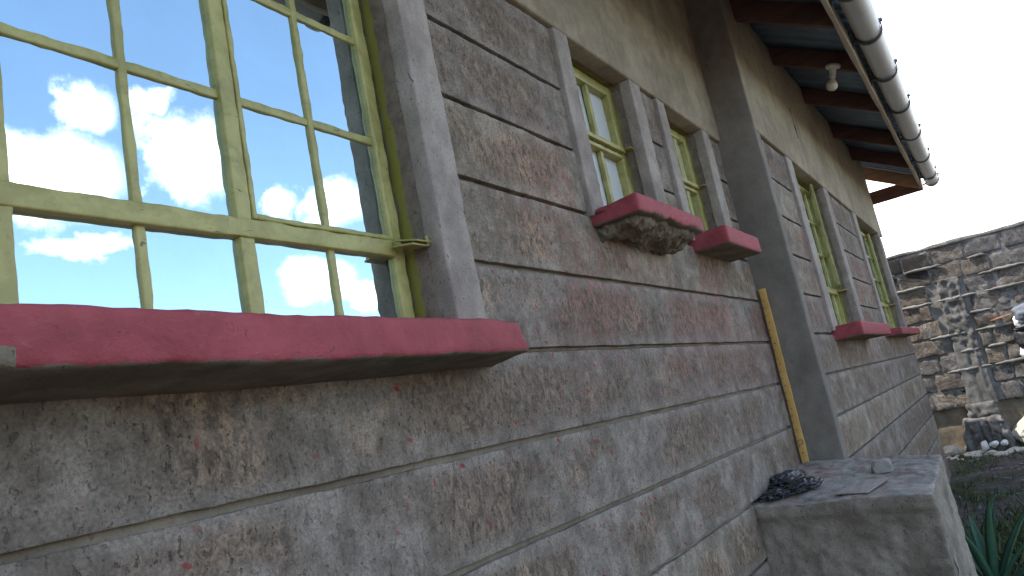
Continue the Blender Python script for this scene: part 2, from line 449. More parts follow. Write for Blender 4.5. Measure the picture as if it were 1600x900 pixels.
def mat_quarry():
    m, t, bs, out, P, geo = new_mat('quarry_stone')
    oi = t.node('ShaderNodeObjectInfo').outputs['Random']
    med = t.noise(P, 12.0, 6.0, 0.7, 0.3)
    fine = t.noise(P, 85.0, 4.0, 0.75)
    a = t.mix(oi, (0.070, 0.066, 0.064), (0.130, 0.105, 0.085))
    b = t.mix(oi, (0.160, 0.152, 0.148), (0.280, 0.225, 0.170))
    col = t.mix(t.ramp(med, 0.32, 0.68), a, b)
    # saw and chisel marks, turned a different way on every stone
    ph = t.math('MULTIPLY', oi, 23.0)
    x, y, z = t.xyz(P)
    u = t.math('ADD', t.math('MULTIPLY', y, t.math('SINE', ph)), t.math('MULTIPLY', z, t.math('COSINE', ph)))
    rid = t.math('SINE', t.math('MULTIPLY', t.math('ADD', u, t.math('MULTIPLY', med, 0.14)), 120.0))
    smear = t.ramp(t.noise(P, 6.5, 4.0, 0.7, 0.5), 0.55, 0.63)
    col = t.mix(t.math('MULTIPLY', smear, 0.75), col, t.mix(fine, (0.17, 0.16, 0.15), (0.32, 0.305, 0.285)))
    h = t.math('ADD', t.math('MULTIPLY', med, 1.0), t.math('MULTIPLY', fine, 0.5))
    h = t.math('ADD', h, t.math('MULTIPLY', smear, 0.25))
    h = t.math('ADD', h, t.math('MULTIPLY', rid, t.math('MULTIPLY', t.ramp(oi, 0.45, 0.7), t.ramp(fine, 0.35, 0.7, 0.0, 0.26))))
    # near-black tone with a ragged edge on the upper courses beside the house
    dark_courses = t.math('MULTIPLY', t.ramp(z, 0.34, 0.55), t.ramp(t.math('ADD', y, t.math('MULTIPLY', t.math('SUBTRACT', t.noise(P, 5.0, 4.0), 0.5), 0.9)), -0.80, -0.45))
    col = t.mix(t.math('MULTIPLY', dark_courses, 0.85), col, (0.020, 0.020, 0.022))
    finish(t, bs, col, 0.92, h, 1.0, 0.022, 0.2)


def mat_ground():
    m, t, bs, out, P, geo = new_mat('dark_soil')
    big = t.noise(P, 0.9, 5.0, 0.6)
    med = t.noise(P, 7.0, 6.0, 0.7)
    fine = t.noise(P, 60.0, 5.0, 0.75)
    col = t.mix(t.ramp(med, 0.3, 0.7), (0.060, 0.048, 0.042), (0.150, 0.118, 0.100))
    col = t.mix(t.math('MULTIPLY', t.ramp(big, 0.5, 0.62), 0.6), col, (0.055, 0.075, 0.022))
    col = t.mix(t.ramp(fine, 0.66, 0.74), col, (0.26, 0.235, 0.21))
    x, y, z = t.xyz(P)
    # trodden pale murram away from the house
    col = t.mix(t.ramp(y, -2.2, -3.4), col, t.mix(med, (0.085, 0.072, 0.055), (0.14, 0.118, 0.092)))
    finish(t, bs, col, 0.95, t.math('ADD', med, t.math('MULTIPLY', fine, 0.4)), 0.8, 0.03, 0.2)


def mat_ruler():
    m, t, bs, out, P, geo = new_mat('yellow_straightedge')
    med = t.noise(P, 16.0, 5.0, 0.7, 0.2, (1, 1, 0.3))
    col = t.mix(t.ramp(med, 0.3, 0.7), (0.50, 0.285, 0.070), (0.66, 0.41, 0.13))
    sp = t.ramp(t.noise(P, 120.0, 2.0, 0.6, 0.3), 0.66, 0.71)
    col = t.mix(t.math('MULTIPLY', sp, 0.85), col, (0.08, 0.045, 0.025))
    finish(t, bs, col, 0.6, med, 0.3, 0.003)


def mat_board():
    m, t, bs, out, P, geo = new_mat('stained_board')
    med = t.noise(P, 14.0, 5.0, 0.7, 0.3, (0.5, 2.0, 1.0))
    col = t.mix(t.ramp(med, 0.3, 0.7), (0.24, 0.205, 0.175), (0.38, 0.335, 0.29))
    sp = t.ramp(t.noise(P, 17.0, 5.0, 0.7, 0.5), 0.56, 0.68)
    col = t.mix(t.math('MULTIPLY', sp, 0.6), col, (0.34, 0.10, 0.10))
    finish(t, bs, col, 0.8, med, 0.4, 0.004)


def mat_block_top():
    m, t, bs, out, P, geo = new_mat('block_top_cement')
    med = t.noise(P, 12.0, 6.0, 0.7, 0.3)
    col = t.mix(t.ramp(med, 0.32, 0.68), (0.200, 0.177, 0.148), (0.400, 0.358, 0.300))
    rd = t.math('MULTIPLY', t.ramp(t.noise(P, 5.0, 4.0, 0.65, 0.6), 0.50, 0.64), t.ramp(t.noise(P, 40.0, 4.0, 0.7), 0.40, 0.60))
    col = t.mix(t.math('MULTIPLY', rd, 0.55), col, (0.36, 0.12, 0.13))
    dk = t.ramp(t.noise(P, 7.0, 5.0, 0.7), 0.56, 0.70)
    col = t.mix(t.math('MULTIPLY', dk, 0.5), col, (0.09, 0.085, 0.08))
    finish(t, bs, col, 0.85, med, 0.7, 0.01, 0.3)


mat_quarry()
mat_ground()
mat_ruler()
mat_board()
mat_block_top()


# ------------------------------------------------------------------ mesh helpers
def mesh_obj(name, verts, faces, mat, parent=None, smooth=True, mats=None, midx=None):
    me = bpy.data.meshes.new(name)
    me.from_pydata([tuple(v) for v in verts], [], faces)
    for mm in (mats or [mat]):
        me.materials.append(MAT[mm])
    if midx:
        me.polygons.foreach_set('material_index', midx)
    if smooth:
        me.polygons.foreach_set('use_smooth', [True] * len(me.polygons))
    me.update()
    o = bpy.data.objects.new(name, me)
    COL.objects.link(o)
    if parent is not None:
        o.parent = parent
        o.matrix_parent_inverse = parent.matrix_world.inverted()
    return o


def tag(o, label=None, cat=None, group=None, kind=None):
    if label:
        o['label'] = label
    if cat:
        o['category'] = cat
    if group:
        o['group'] = group
    if kind:
        o['kind'] = kind
    return o


def empty(name, loc):
    o = bpy.data.objects.new(name, None)
    o.location = loc
    o.empty_display_size = 0.1
    COL.objects.link(o)
    bpy.context.view_layer.update()
    return o


def axis_steps(a, b, r, step):
    L = b - a
    r = min(r, L * 0.49)
    pts = [a, a + r * 0.35, a + r] if r > 1e-6 else [a]
    inner = L - 2 * r
    n = max(1, int(round(inner / step)))
    for i in range(1, n):
        pts.append(a + r + inner * i / n)
    pts += [b - r, b - r * 0.35, b] if r > 1e-6 else [b]
    return pts


def nz(p, s, seed=0.0):
    return noise.noise(Vector((p[0] * s + seed, p[1] * s - seed * 0.7, p[2] * s + seed * 1.3)))


def rough_box(x0, x1, y0, y1, z0, z1, r=0.006, step=0.05, amp=0.0, freq=8.0, amp2=0.0, freq2=40.0, seed=0.0, warp=None, skip=()):
    """box with rounded, slightly worn edges; vertices welded; returns verts, faces"""
    X, Y, Z = (axis_steps(x0, x1, r, step), axis_steps(y0, y1, r, step), axis_steps(z0, z1, r, step))
    lo = Vector((x0, y0, z0))
    hi = Vector((x1, y1, z1))
    rr = Vector((min(r, (x1 - x0) * .49), min(r, (y1 - y0) * .49), min(r, (z1 - z0) * .49)))
    rmin = min(rr)
    idx = {}
    verts = []
    faces = []

    def vid(i, j, k):
        key = (i, j, k)
        if key in idx:
            return idx[key]
        p = Vector((X[i], Y[j], Z[k]))
        c = Vector((min(max(p.x, x0 + rmin), x1 - rmin), min(max(p.y, y0 + rmin), y1 - rmin), min(max(p.z, z0 + rmin), z1 - rmin)))
        d = p - c
        if d.length > 1e-9:
            n = d.normalized()
            q = c + n * rmin if rmin > 1e-6 else p
        else:
            n = Vector((0, 0, 0))
            q = p
        if amp:
            q = q + n * (amp * nz(q, freq, seed))
        if amp2:
            q = q + n * (amp2 * nz(q, freq2, seed + 3.1))
        if warp:
            q = warp(q)
        idx[key] = len(verts)
        verts.append(q)
        return idx[key]

    nx, ny, nzz = len(X) - 1, len(Y) - 1, len(Z) - 1
    if '-y' not in skip:
        for i in range(nx):
            for k in range(nzz):
                faces.append((vid(i, 0, k), vid(i + 1, 0, k), vid(i + 1, 0, k + 1), vid(i, 0, k + 1)))
    if '+y' not in skip:
        for i in range(nx):
            for k in range(nzz):
                faces.append((vid(i, ny, k), vid(i, ny, k + 1), vid(i + 1, ny, k + 1), vid(i + 1, ny, k)))
    for j in range(ny):
        for k in range(nzz):
            if '-x' not in skip:
                faces.append((vid(0, j, k), vid(0, j, k + 1), vid(0, j + 1, k + 1), vid(0, j + 1, k)))
            if '+x' not in skip:
                faces.append((vid(nx, j, k), vid(nx, j + 1, k), vid(nx, j + 1, k + 1), vid(nx, j, k + 1)))
    for i in range(nx):
        for j in range(ny):
            if '-z' not in skip:
                faces.append((vid(i, j, 0), vid(i, j + 1, 0), vid(i + 1, j + 1, 0), vid(i + 1, j, 0)))
            if '+z' not in skip:
                faces.append((vid(i, j, nzz), vid(i + 1, j, nzz), vid(i + 1, j + 1, nzz), vid(i, j + 1, nzz)))
    return verts, faces


def rbox(name, mat, parent, dims, **kw):
    v, f = rough_box(*dims, **kw)
    return mesh_obj(name, v, f, mat, parent)


def merge(parts):
    V, F = [], []
    for v, f in parts:
        b = len(V)
        V += list(v)
        F += [tuple(i + b for i in q) for q in f]
    return V, F


def tube(pts, rad, seg=10, caps=True):
    """tube along a polyline; rad is a number or one value per point"""
    V, F = [], []
    n = len(pts)
    pts = [Vector(p) for p in pts]
    ref = None
    for i, p in enumerate(pts):
        a = pts[max(0, i - 1)]
        b = pts[min(n - 1, i + 1)]
        d = (b - a).normalized()
        if ref is None:
            ref = d.orthogonal().normalized()
        ref = (ref - d * ref.dot(d)).normalized()
        s = d.cross(ref)
        r = rad[i] if isinstance(rad, (list, tuple)) else rad
        for k in range(seg):
            t = 2 * math.pi * k / seg
            V.append(p + ref * (r * math.cos(t)) + s * (r * math.sin(t)))
    for i in range(n - 1):
        for k in range(seg):
            k2 = (k + 1) % seg
            F.append((i * seg + k, i * seg + k2, (i + 1) * seg + k2, (i + 1) * seg + k))
    if caps:
        F.append(tuple(range(seg))[::-1])
        F.append(tuple((n - 1) * seg + k for k in range(seg)))
    return V, F


def lathe(profile, origin, axis=Vector((0, 0, 1)), seg=20):
    """profile: list of (radius, height along axis)"""
    axis = Vector(axis).normalized()
    a = axis.orthogonal().normalized()
    b = axis.cross(a)
    o = Vector(origin)
    V, F = [], []
    for r, h in profile:
        for k in range(seg):
            t = 2 * math.pi * k / seg
            V.append(o + axis * h + a * (r * math.cos(t)) + b * (r * math.sin(t)))
    for i in range(len(profile) - 1):
        for k in range(seg):
            k2 = (k + 1) % seg
            F.append((i * seg + k, i * seg + k2, (i + 1) * seg + k2, (i + 1) * seg + k))
    return V, F


def wall_cells(x0, x1, z0, z1, y0, y1, holes):
    """thick wall in the XZ plane with rectangular openings, one watertight mesh"""
    xs = sorted(set([x0, x1] + [h[0] for h in holes] + [h[1] for h in holes]))
    zs = sorted(set([z0, z1] + [h[2] for h in holes] + [h[3] for h in holes]))
    nx, nzz = len(xs) - 1, len(zs) - 1

    def solid(i, k):
        if i < 0 or k < 0 or i >= nx or k >= nzz:
            return False
        cx, cz = (xs[i] + xs[i + 1]) / 2, (zs[k] + zs[k + 1]) / 2
        return not any(h[0] < cx < h[1] and h[2] < cz < h[3] for h in holes)
    V, F, idx = [], [], {}

    def vid(i, j, k):
        key = (i, j, k)
        if key not in idx:
            idx[key] = len(V)
            V.append((xs[i], (y0, y1)[j], zs[k]))
        return idx[key]
    for i in range(nx):
        for k in range(nzz):
            if not solid(i, k):
                continue
            F.append((vid(i, 0, k), vid(i + 1, 0, k), vid(i + 1, 0, k + 1), vid(i, 0, k + 1)))
            F.append((vid(i, 1, k), vid(i, 1, k + 1), vid(i + 1, 1, k + 1), vid(i + 1, 1, k)))
            if not solid(i - 1, k):
                F.append((vid(i, 0, k), vid(i, 0, k + 1), vid(i, 1, k + 1), vid(i, 1, k)))
            if not solid(i + 1, k):
                F.append((vid(i + 1, 0, k), vid(i + 1, 1, k), vid(i + 1, 1, k + 1), vid(i + 1, 0, k + 1)))
            if not solid(i, k - 1):
                F.append((vid(i, 0, k), vid(i, 1, k), vid(i + 1, 1, k), vid(i + 1, 0, k)))
            if not solid(i, k + 1):
                F.append((vid(i, 0, k + 1), vid(i + 1, 0, k + 1), vid(i + 1, 1, k + 1), vid(i, 1, k + 1)))
    return V, F


GZ = -1.92          # ground level
# ------------------------------------------------------------------ ground


def ground_height(x, y):
    base = GZ + 0.035 * noise.noise(Vector((x * 0.9, y * 0.9, 3.0))) + 0.018 * noise.noise(Vector((x * 3.5, y * 3.5, 9.0)))
    if x > 10.6:
        base += 0.05 * min(1.0, (x - 10.6) / 1.2)
    return base


def grow(a, b, s, far):
    pts = [a + (b - a) * i / int((b - a) / s) for i in range(int((b - a) / s) + 1)]
    d = s
    lo, hi = a, b
    L, R = [], []
    while hi < far:
        d *= 1.6
        lo -= d
        hi += d
        L.append(lo)
        R.append(hi)
    return L[::-1] + pts + R


gx = grow(3.0, 12.6, 0.09, 500)
gy = grow(-3.2, 0.4, 0.09, 500)
gv, gf = [], []
for yy in gy:
    for xx in gx:
        near = -20 < xx < 30 and -20 < yy < 20
        gv.append((xx, yy, ground_height(xx, yy) if near else GZ))
for j in range(len(gy) - 1):
    for i in range(len(gx) - 1):
        a = j * len(gx) + i
        gf.append((a, a + 1, a + 1 + len(gx), a + len(gx)))
tag(mesh_obj('ground', gv, gf, 'dark_soil'), kind='structure')

# ------------------------------------------------------------------ the house
house = empty('plastered_house', (4.0, 2.0, GZ))
tag(house, 'grey plastered house with grooved wall courses, yellow-green windows, red sills and metal roof', 'house')

PR = 0.02                      # how far surrounds and beam stand proud of the panels
Y1 = 0.0                       # panel face, near wall
Y2 = -0.205                    # panel face, far wall (steps forward)
HEAD = 0.957
XR = 4.41                      # the return between both walls
XE = 10.15                     # far end of the house
holes1 = [(0.06, 1.474, -0.24, HEAD + 0.003), (2.50, 3.083, 0.19, HEAD + 0.003), (3.50, 4.063, 0.19, HEAD + 0.003)]
holes2 = [(5.32, 6.42, -0.27, HEAD + 0.003), (8.05, 9.72, -0.27, HEAD + 0.003)]
v, f = wall_cells(-3.0, XR + 0.06, GZ - 0.4, 1.98, Y1 + 0.020, Y1 + 0.24, holes1)
w1 = mesh_obj('front_wall', v, f, 'reveal_plaster', house, smooth=False)
v, f = wall_cells(XR + 0.03, XE - 0.004, GZ - 0.4, 1.88, Y2 + 0.020, Y2 + 0.24, holes2)
w2 = mesh_obj('front_wall', v, f, 'reveal_plaster', house, smooth=False)
# groove backs: thin cement sheets behind the panels
# the return
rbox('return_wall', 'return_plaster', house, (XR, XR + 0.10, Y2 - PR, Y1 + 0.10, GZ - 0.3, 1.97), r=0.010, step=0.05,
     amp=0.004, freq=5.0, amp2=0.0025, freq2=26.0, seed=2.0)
# upper plain band of plaster (ring beam)
rbox('ring_beam', 'beam_plaster', house, (-3.0, XR + 0.004, Y1 - PR, Y1 + 0.06, HEAD, 2.00), r=0.010, step=0.05, amp=0.004, freq=4.0,
     amp2=0.0018, freq2=22.0, seed=5.0)
rbox('ring_beam', 'beam_plaster', house, (XR + 0.006, XE, Y2 - PR - 0.002, Y2 + 0.06, HEAD, 1.905), r=0.010, step=0.06, amp=0.004, freq=4.0,
     amp2=0.0018, freq2=22.0, seed=8.0)


def surround(x0, x1, z0, z1, yp, seed, lean=0.0):
    return rbox('window_surround', 'surround_plaster', house, (x0, x1, yp - PR, yp + 0.034, z0, z1), r=0.006, step=0.018, amp=0.003,
                freq=9.0, amp2=0.0028, freq2=55.0, seed=seed,
                warp=lambda p: Vector((p.x + lean * (HEAD - p.z), p.y, p.z)))


def panel(x0, x1, row, yp, seed, z0=None, z1=None, step=0.022):
    a = row * H + 0.0070 if z0 is None else z0
    b = (row + 1) * H - 0.0070 if z1 is None else z1
    return rbox('plaster_panel', 'panel_plaster', house, (x0, x1, yp, yp + 0.028, a, b), r=0.003, step=step, amp=0.0035, freq=7.0,
                amp2=0.0022, freq2=45.0, seed=seed, skip=('+y',))


TOP = HEAD - 0.004
# near wall, between and beside the windows
surround(-0.06, 0.063, -0.2, HEAD - 0.002, Y1, 1.0)
surround(1.470, 1.592, -0.245, HEAD - 0.002, Y1, 2.0, 0.003)
surround(2.395, 2.503, 0.225, HEAD - 0.002, Y1, 3.0, -0.02)
surround(3.080, 3.200, 0.25, HEAD - 0.002, Y1, 4.0, -0.02)
surround(3.400, 3.503, 0.25, HEAD - 0.002, Y1, 5.0, -0.015)
surround(4.060, 4.190, 0.25, HEAD - 0.002, Y1, 6.0, -0.01)
sd = 10.0
for row in (3, 2, 1, 0, -1):
    z1 = TOP if row == 3 else None
    sd += 1
    panel(-2.9, -0.055, row, Y1, sd, z1=z1, step=0.06)
for row in (3, 2, 1):
    z1 = TOP if row == 3 else None
    sd += 1
    panel(1.583, 2.402, row, Y1, sd, z1=z1)
    panel(3.190, 3.405, row, Y1, sd + 0.3, z1=z1)
    panel(4.180, XR + 0.02, row, Y1, sd + 0.6, z1=z1)
panel(1.583, XR + 0.02, 0, Y1, 30.0)
panel(1.583, XR + 0.02, -1, Y1, 31.0)
for row in (-2, -3, -4, -5, -6):
    panel(-2.9, XR + 0.02, row, Y1, 40.0 + row, step=0.024)
for row in (-7, -8):
    panel(-2.9, XR + 0.02, row, Y1, 50.0 + row, step=0.08)
# far wall
surround(5.150, 5.323, -0.22, HEAD - 0.002, Y2, 13.0)
surround(6.417, 6.600, -0.22, HEAD - 0.002, Y2, 14.0)
surround(7.870, 8.053, -0.22, HEAD - 0.002, Y2, 15.0)
surround(9.717, 9.860, -0.22, HEAD - 0.002, Y2, 16.0)
for row in (3, 2, 1, 0, -1):
    z1 = TOP if row == 3 else None
    sd += 1
    panel(XR + 0.08, 5.16, row, Y2, sd, z1=z1, step=0.04)
    panel(6.59, 7.88, row, Y2, sd + 0.3, z1=z1, step=0.05)
    panel(9.85, XE, row, Y2, sd + 0.6, z1=z1, step=0.06)
for row in range(-8, -1):
    panel(XR + 0.08, XE, row, Y2, 60.0 + row, step=0.05)
# groove backing strip so the joints show smoothed cement
for (xa, xb, za, zb, yp) in ((1.60, XR, -0.236, 0.236, Y1), (-2.9, XR, GZ, -0.30, Y1)):
    mesh_obj('joint_cement', [(xa, yp + 0.0175, za), (xb, yp + 0.0175, za), (xb, yp + 0.0175, zb), (xa, yp + 0.0175, zb)],
             [(0, 1, 2, 3)], 'groove_cement', house, smooth=False)

# rear and end walls, ceiling: close the rooms behind the glass
v, f = wall_cells(-3.0, XE, GZ - 0.3, 2.0, 5.8, 6.0, [])
mesh_obj('rear_wall', v, f, 'dark_interior', house, smooth=False)
for xa, xb in ((-3.0, -2.85), (XE - 0.16, XE - 0.006)):
    y0, y1, yr = -0.18 if xb > 0 else 0.05, 5.95, 3.0
    zl = 1.86
    zr = 1.86 + (yr - y0) * 0.565
    pv = [(y0, GZ - 0.3), (y1, GZ - 0.3), (y1, zl), (yr, zr), (y0, zl)]
    V = [(xa, a, b) for a, b in pv] + [(xb, a, b) for a, b in pv]
    F = [(4, 3, 2, 1, 0), (5, 6, 7, 8, 9)] + [(i, (i + 1) % 5, (i + 1) % 5 + 5, i + 5) for i in range(5)]
    mesh_obj('end_wall', V, F, 'return_plaster', house, smooth=False)
mesh_obj('ceiling', [(-2.9, 0.2, 1.7), (10.0, 0.2, 1.7), (10.0, 5.85, 1.7), (-2.9, 5.85, 1.7)], [(0, 3, 2, 1)], 'dark_interior', house, smooth=False)
mesh_obj('room_floor', [(-2.9, 0.2, -1.2), (10.0, 0.2, -1.2), (10.0, 5.85, -1.2), (-2.9, 5.85, -1.2)], [(0, 1, 2, 3)], 'dark_interior', house, smooth=False)


# ---- windows
def bar(x0, x1, z0, z1, y0, y1, seed, r=0.004):
    return rough_box(x0, x1, y0, y1, z0, z1, r=r, step=0.018, amp=0.0028, freq=24.0, amp2=0.0012, freq2=70.0, seed=seed)


def pane(parent, x0, x1, z0, z1, y, mat, tilt=0.0016):
    c = Vector(((x0 + x1) / 2, y, (z0 + z1) / 2))
    a, b = rnd.uniform(-tilt, tilt), rnd.uniform(-tilt, tilt)
    V = []
    for dy in (0.0, 0.003):
        for (px, pz) in ((x0, z0), (x1, z0), (x1, z1), (x0, z1)):
            V.append((px, y + dy + a * (px - c.x) + b * (pz - c.z), pz))
    F = [(0, 1, 2, 3), (7, 6, 5, 4), (0, 4, 5, 1), (1, 5, 6, 2), (2, 6, 7, 3), (3, 7, 4, 0)]
    return mesh_obj('pane', V, F, mat, parent, smooth=False)


def build_window(label, x0, x1, z0, z1, yf, fw, mullions, transoms, glaz, mat, sash=None, dj=0.0, dt=-0.004, db=0.009):
    """yf: face of the frame. mullions/transoms: (a, b) of the heavy bars; glaz: list of (x0, x1, z0, z1) thin bars; sash: leaf frames"""
    parts = [bar(x0, x0 + fw, z0, z1, yf + dj, yf + 0.04, 1), bar(x1 - fw, x1, z0, z1, yf + dj, yf + 0.04, 2),
             bar(x0 + fw - .002, x1 - fw + .002, z1 - fw, z1, yf + .002, yf + 0.038, 3), bar(x0 + fw - .002, x1 - fw + .002, z0, z0 + fw, yf + .002, yf + 0.038, 4)]
    for a, b in transoms:
        parts.append(bar(x0 + fw - .003, x1 - fw + .003, a, b, yf + dt, yf + 0.036, 5 + a))
    zz = [z0 + fw] + [q for ab in transoms for q in ab] + [z1 - fw]
    for a, b in mullions:
        for i in range(0, len(zz), 2):
            parts.append(bar(a, b, zz[i] - .003, zz[i + 1] + .003, yf + dt + .003, yf + 0.036, 7 + a + i))
    v, f = merge(parts)
    w = mesh_obj('window', v, f, 'yellow_green_paint', house)
    if label:
        w['label'] = label
    for i, (a, b, c, d) in enumerate(glaz):
        horizontal = (b - a) > (d - c)
        o = db + (0.0015 if horizontal else 0.0)
        vv, ff = bar(a, b, c, d, yf + o, yf + 0.030 + o * 0.1, 20 + i)
        mesh_obj('glazing_bar', vv, ff, 'yellow_green_paint', w)
    for (a, b, c, d) in (sash or []):
        s = 0.012
        vv, ff = merge([bar(a, a + s, c, d, yf + dt + .002, yf + 0.03, 31), bar(b - s, b, c, d, yf + dt + .005, yf + 0.03, 32),
                        bar(a + s - .002, b - s + .002, d - s, d, yf + dt + .004, yf + 0.029, 33), bar(a + s - .002, b - s + .002, c, c + s, yf + dt + .004, yf + 0.029, 34)])
        mesh_obj('casement_frame', vv, ff, 'yellow_green_paint', w)
    return w


# big window
YF = 0.076
zt = ((0.020, 0.059),)
g = []
cols = [(0.110, 0.522), (0.561, 0.962), (1.012, 1.411)]
mids = [(0.301, 0.319), (0.756, 0.774), (1.200, 1.218)]
for ci, ((ca, cb), (ma, mb)) in enumerate(zip(cols, mids)):
    g.append((ma, mb, 0.056, 0.914))
    g.append((ma, mb, -0.160, 0.024))
    for za in (0.311, 0.585):
        g.append((ca - 0.004, ma + 0.004, za, za + 0.0205))
        g.append((mb - 0.004, cb + 0.004, za, za + 0.0205))
big = build_window('large steel window of mirror-like panes reflecting blue sky and cloud', 0.062, 1.450, -0.20, 0.955, YF, 0.040,
                   ((0.524, 0.560), (0.963, 0.999)), zt, g, 'coated_glass', sash=[(1.001, 1.424, 0.0615, 0.905), (0.100, 0.521, 0.0615, 0.905)], dj=0.011, dt=0.005, db=0.0155)
for (ca, cb), (ma, mb) in zip(cols, mids):
    for xa, xb in ((ca, ma), (mb, cb)):
        for za, zb in ((-0.155, 0.021), (0.059, 0.313), (0.330, 0.587), (0.604, 0.912)):
            if zb < 0.05 and abs(xa - 1.012) < 1e-6:
                xa = 0.999
            pane(big, xa - 0.005, xb + 0.005, za - 0.004, zb + 0.004, YF + 0.023, 'coated_glass')
# peg stay of the right-hand leaf
hv, hf = merge([rough_box(1.392, 1.452, 0.02, 0.072, 0.036, 0.041, r=0.0015, step=0.02,
                          warp=lambda p: Vector((p.x + 0.25 * (0.07 - p.y), p.y, p.z - 0.1 * (0.07 - p.y)))),
                rough_box(1.400, 1.456, 0.015, 0.070, 0.052, 0.0565, r=0.0015, step=0.02,
                          warp=lambda p: Vector((p.x + 0.3 * (0.07 - p.y), p.y, p.z - 0.22 * (0.07 - p.y)))),
                tube([(1.465, 0.022, 0.032), (1.465, 0.022, 0.058)], 0.005, 8)])
mesh_obj('peg_stay', hv, hf, 'yellow_green_paint', big)

# windows two and three: frosted glass
for (xa, xb, b1, b2, lab) in ((2.49, 3.085, (2.660, 2.684), (2.838, 2.866), 'narrow frosted window above the broken red sill'),
                              (3.49, 4.065, (3.690, 3.714), (3.875, 3.922), 'narrow frosted window next to the forward step of the wall')):
    fw_ = 0.045
    x0, x1 = xa, xb
    g = []
    for ma, mb in (b1, b2):
        g.append((ma, mb, 0.644, 0.905))
        g.append((ma, mb, 0.255, 0.606))
    w = build_window(lab, x0, x1, 0.215, 0.948, 0.078, fw_, (), ((0.604, 0.622),), g, 'frosted_glass')
    # top hung leaf, its lower rail standing a little open above a dark gap
    vv, ff = bar(x0 + 0.03, x1 - 0.03, 0.628, 0.650, 0.060, 0.088, 41)
    mesh_obj('casement_frame', vv, ff, 'yellow_green_paint', w)
    xs_ = [x0 + fw_] + [q for m_ in (b1, b2) for q in m_] + [x1 - fw_]
    for i in range(0, 6, 2):
        dark = (xa > 3.2 and i == 4)
        pane(w, xs_[i] - .004, xs_[i + 1] + .004, 0.640, 0.910, 0.112, 'frosted_glass', 0.02)
        pane(w, xs_[i] - .004, xs_[i + 1] + .004, 0.255, 0.610, 0.112, 'coated_glass' if dark else 'frosted_glass', 0.02)
    hv, hf = merge([rough_box(x1 - 0.05, x1 + 0.0, 0.03, 0.066, 0.640, 0.645, r=0.0015, step=0.02)])
    mesh_obj('peg_stay', hv, hf, 'yellow_green_paint', w)

# far wall windows
for (xa, xb, vs, lab) in ((5.315, 6.425, (5.56, 5.80, 6.05, 6.24), 'tall yellow-green window standing ajar beside the step of the wall'),
                          (8.045, 9.725, (8.40, 8.75, 9.10, 9.43), 'farthest yellow-green window near the end of the house')):
    yf = Y2 + 0.085
    g = []
    for vx in vs:
        g.append((vx - 0.013, vx + 0.013, 0.135, 0.91))
        g.append((vx - 0.013, vx + 0.013, -0.22, 0.095))
    xs_ = [xa + 0.045] + [q for vx in vs for q in (vx - 0.013, vx + 0.013)] + [xb - 0.045]
    for za in (0.40, 0.66):
        for i in range(0, len(xs_), 2):
            g.append((xs_[i] - .004, xs_[i + 1] + .004, za - 0.012, za + 0.012))
    w = build_window(lab, xa, xb, -0.255, 0.948, yf, 0.045, (), ((0.092, 0.138),), g, 'coated_glass')
    for i in range(0, len(xs_), 2):
        for za, zb in ((-0.215, 0.096), (0.134, 0.392), (0.408, 0.652), (0.668, 0.908)):
            pane(w, xs_[i] - .003, xs_[i + 1] + .003, za, zb, yf + 0.034, 'coated_glass', 0.004)
    # outward opened leaf frame, hinged on the far jamb
    leaf = []
    hx = xb - 0.05
    L = 0.30
    a = math.radians(11.0 if xa < 6 else 4.0)

    def lw(p, hx=hx, a=a, yf=yf):
        r_ = hx - p.x
        return Vector((hx - r_ * math.cos(a), yf + (p.y - yf) - r_ * math.sin(a), p.z))
    for dims in ((hx - L, hx - L + 0.026, 0.14, 0.925), (hx - 0.026, hx, 0.14, 0.925), (hx - L, hx, 0.905, 0.93), (hx - L, hx, 0.138, 0.162),
                 (hx - L + .02, hx - .02, 0.39, 0.412), (hx - L + .02, hx - .02, 0.65, 0.672)):
        vv, ff = rough_box(dims[0], dims[1], yf - 0.022, yf - 0.002, dims[2], dims[3], r=0.003, step=0.03, amp=0.0015, freq=24.0)
        leaf.append(([lw(q) for q in vv], ff))
    vv, ff = merge(leaf)
    mesh_obj('casement_frame', vv, ff, 'yellow_green_paint', w)
    hv, hf = rough_box(hx - 0.06, hx + 0.06, yf - 0.075, yf - 0.01, 0.112, 0.120, r=0.002, step=0.03)
    mesh_obj('peg_stay', hv, hf, 'yellow_green_paint', w)


# ---- sills
def sill(x0, x1, y0, y1, z0, z1, seed, warp, label=None, r=0.010, step=0.018, jag=0.0, amp=0.0015):
    v, f = rough_box(x0, x1, y0, y1, z0, z1, r=r, step=step, amp=amp, freq=9.0, amp2=0.0018, freq2=40.0, seed=seed, warp=warp)
    mi = []
    for q in f:
        a, b, c = Vector(v[q[0]]), Vector(v[q[1]]), Vector(v[q[2]])
        n = (b - a).cross(c - a)
        n = n.normalized() if n.length > 0 else n
        ctr = (a + c) / 2
        lim = -0.62 + 0.45 * nz(ctr, 28.0, seed)
        chip = seed == 1.0 and ctr.y < -0.14 and 0.30 < ctr.x < 0.432 + 0.006 * nz(ctr, 60.0) and ctr.z < -0.249 + 0.006 * nz(ctr, 50.0)
        mi.append(1 if (n.z < lim or chip) else 0)
    o = mesh_obj('window_sill', v, f, None, house, mats=['red_sill_paint', 'raw_concrete'], midx=mi)
    if label:
        o['label'] = label
    return o


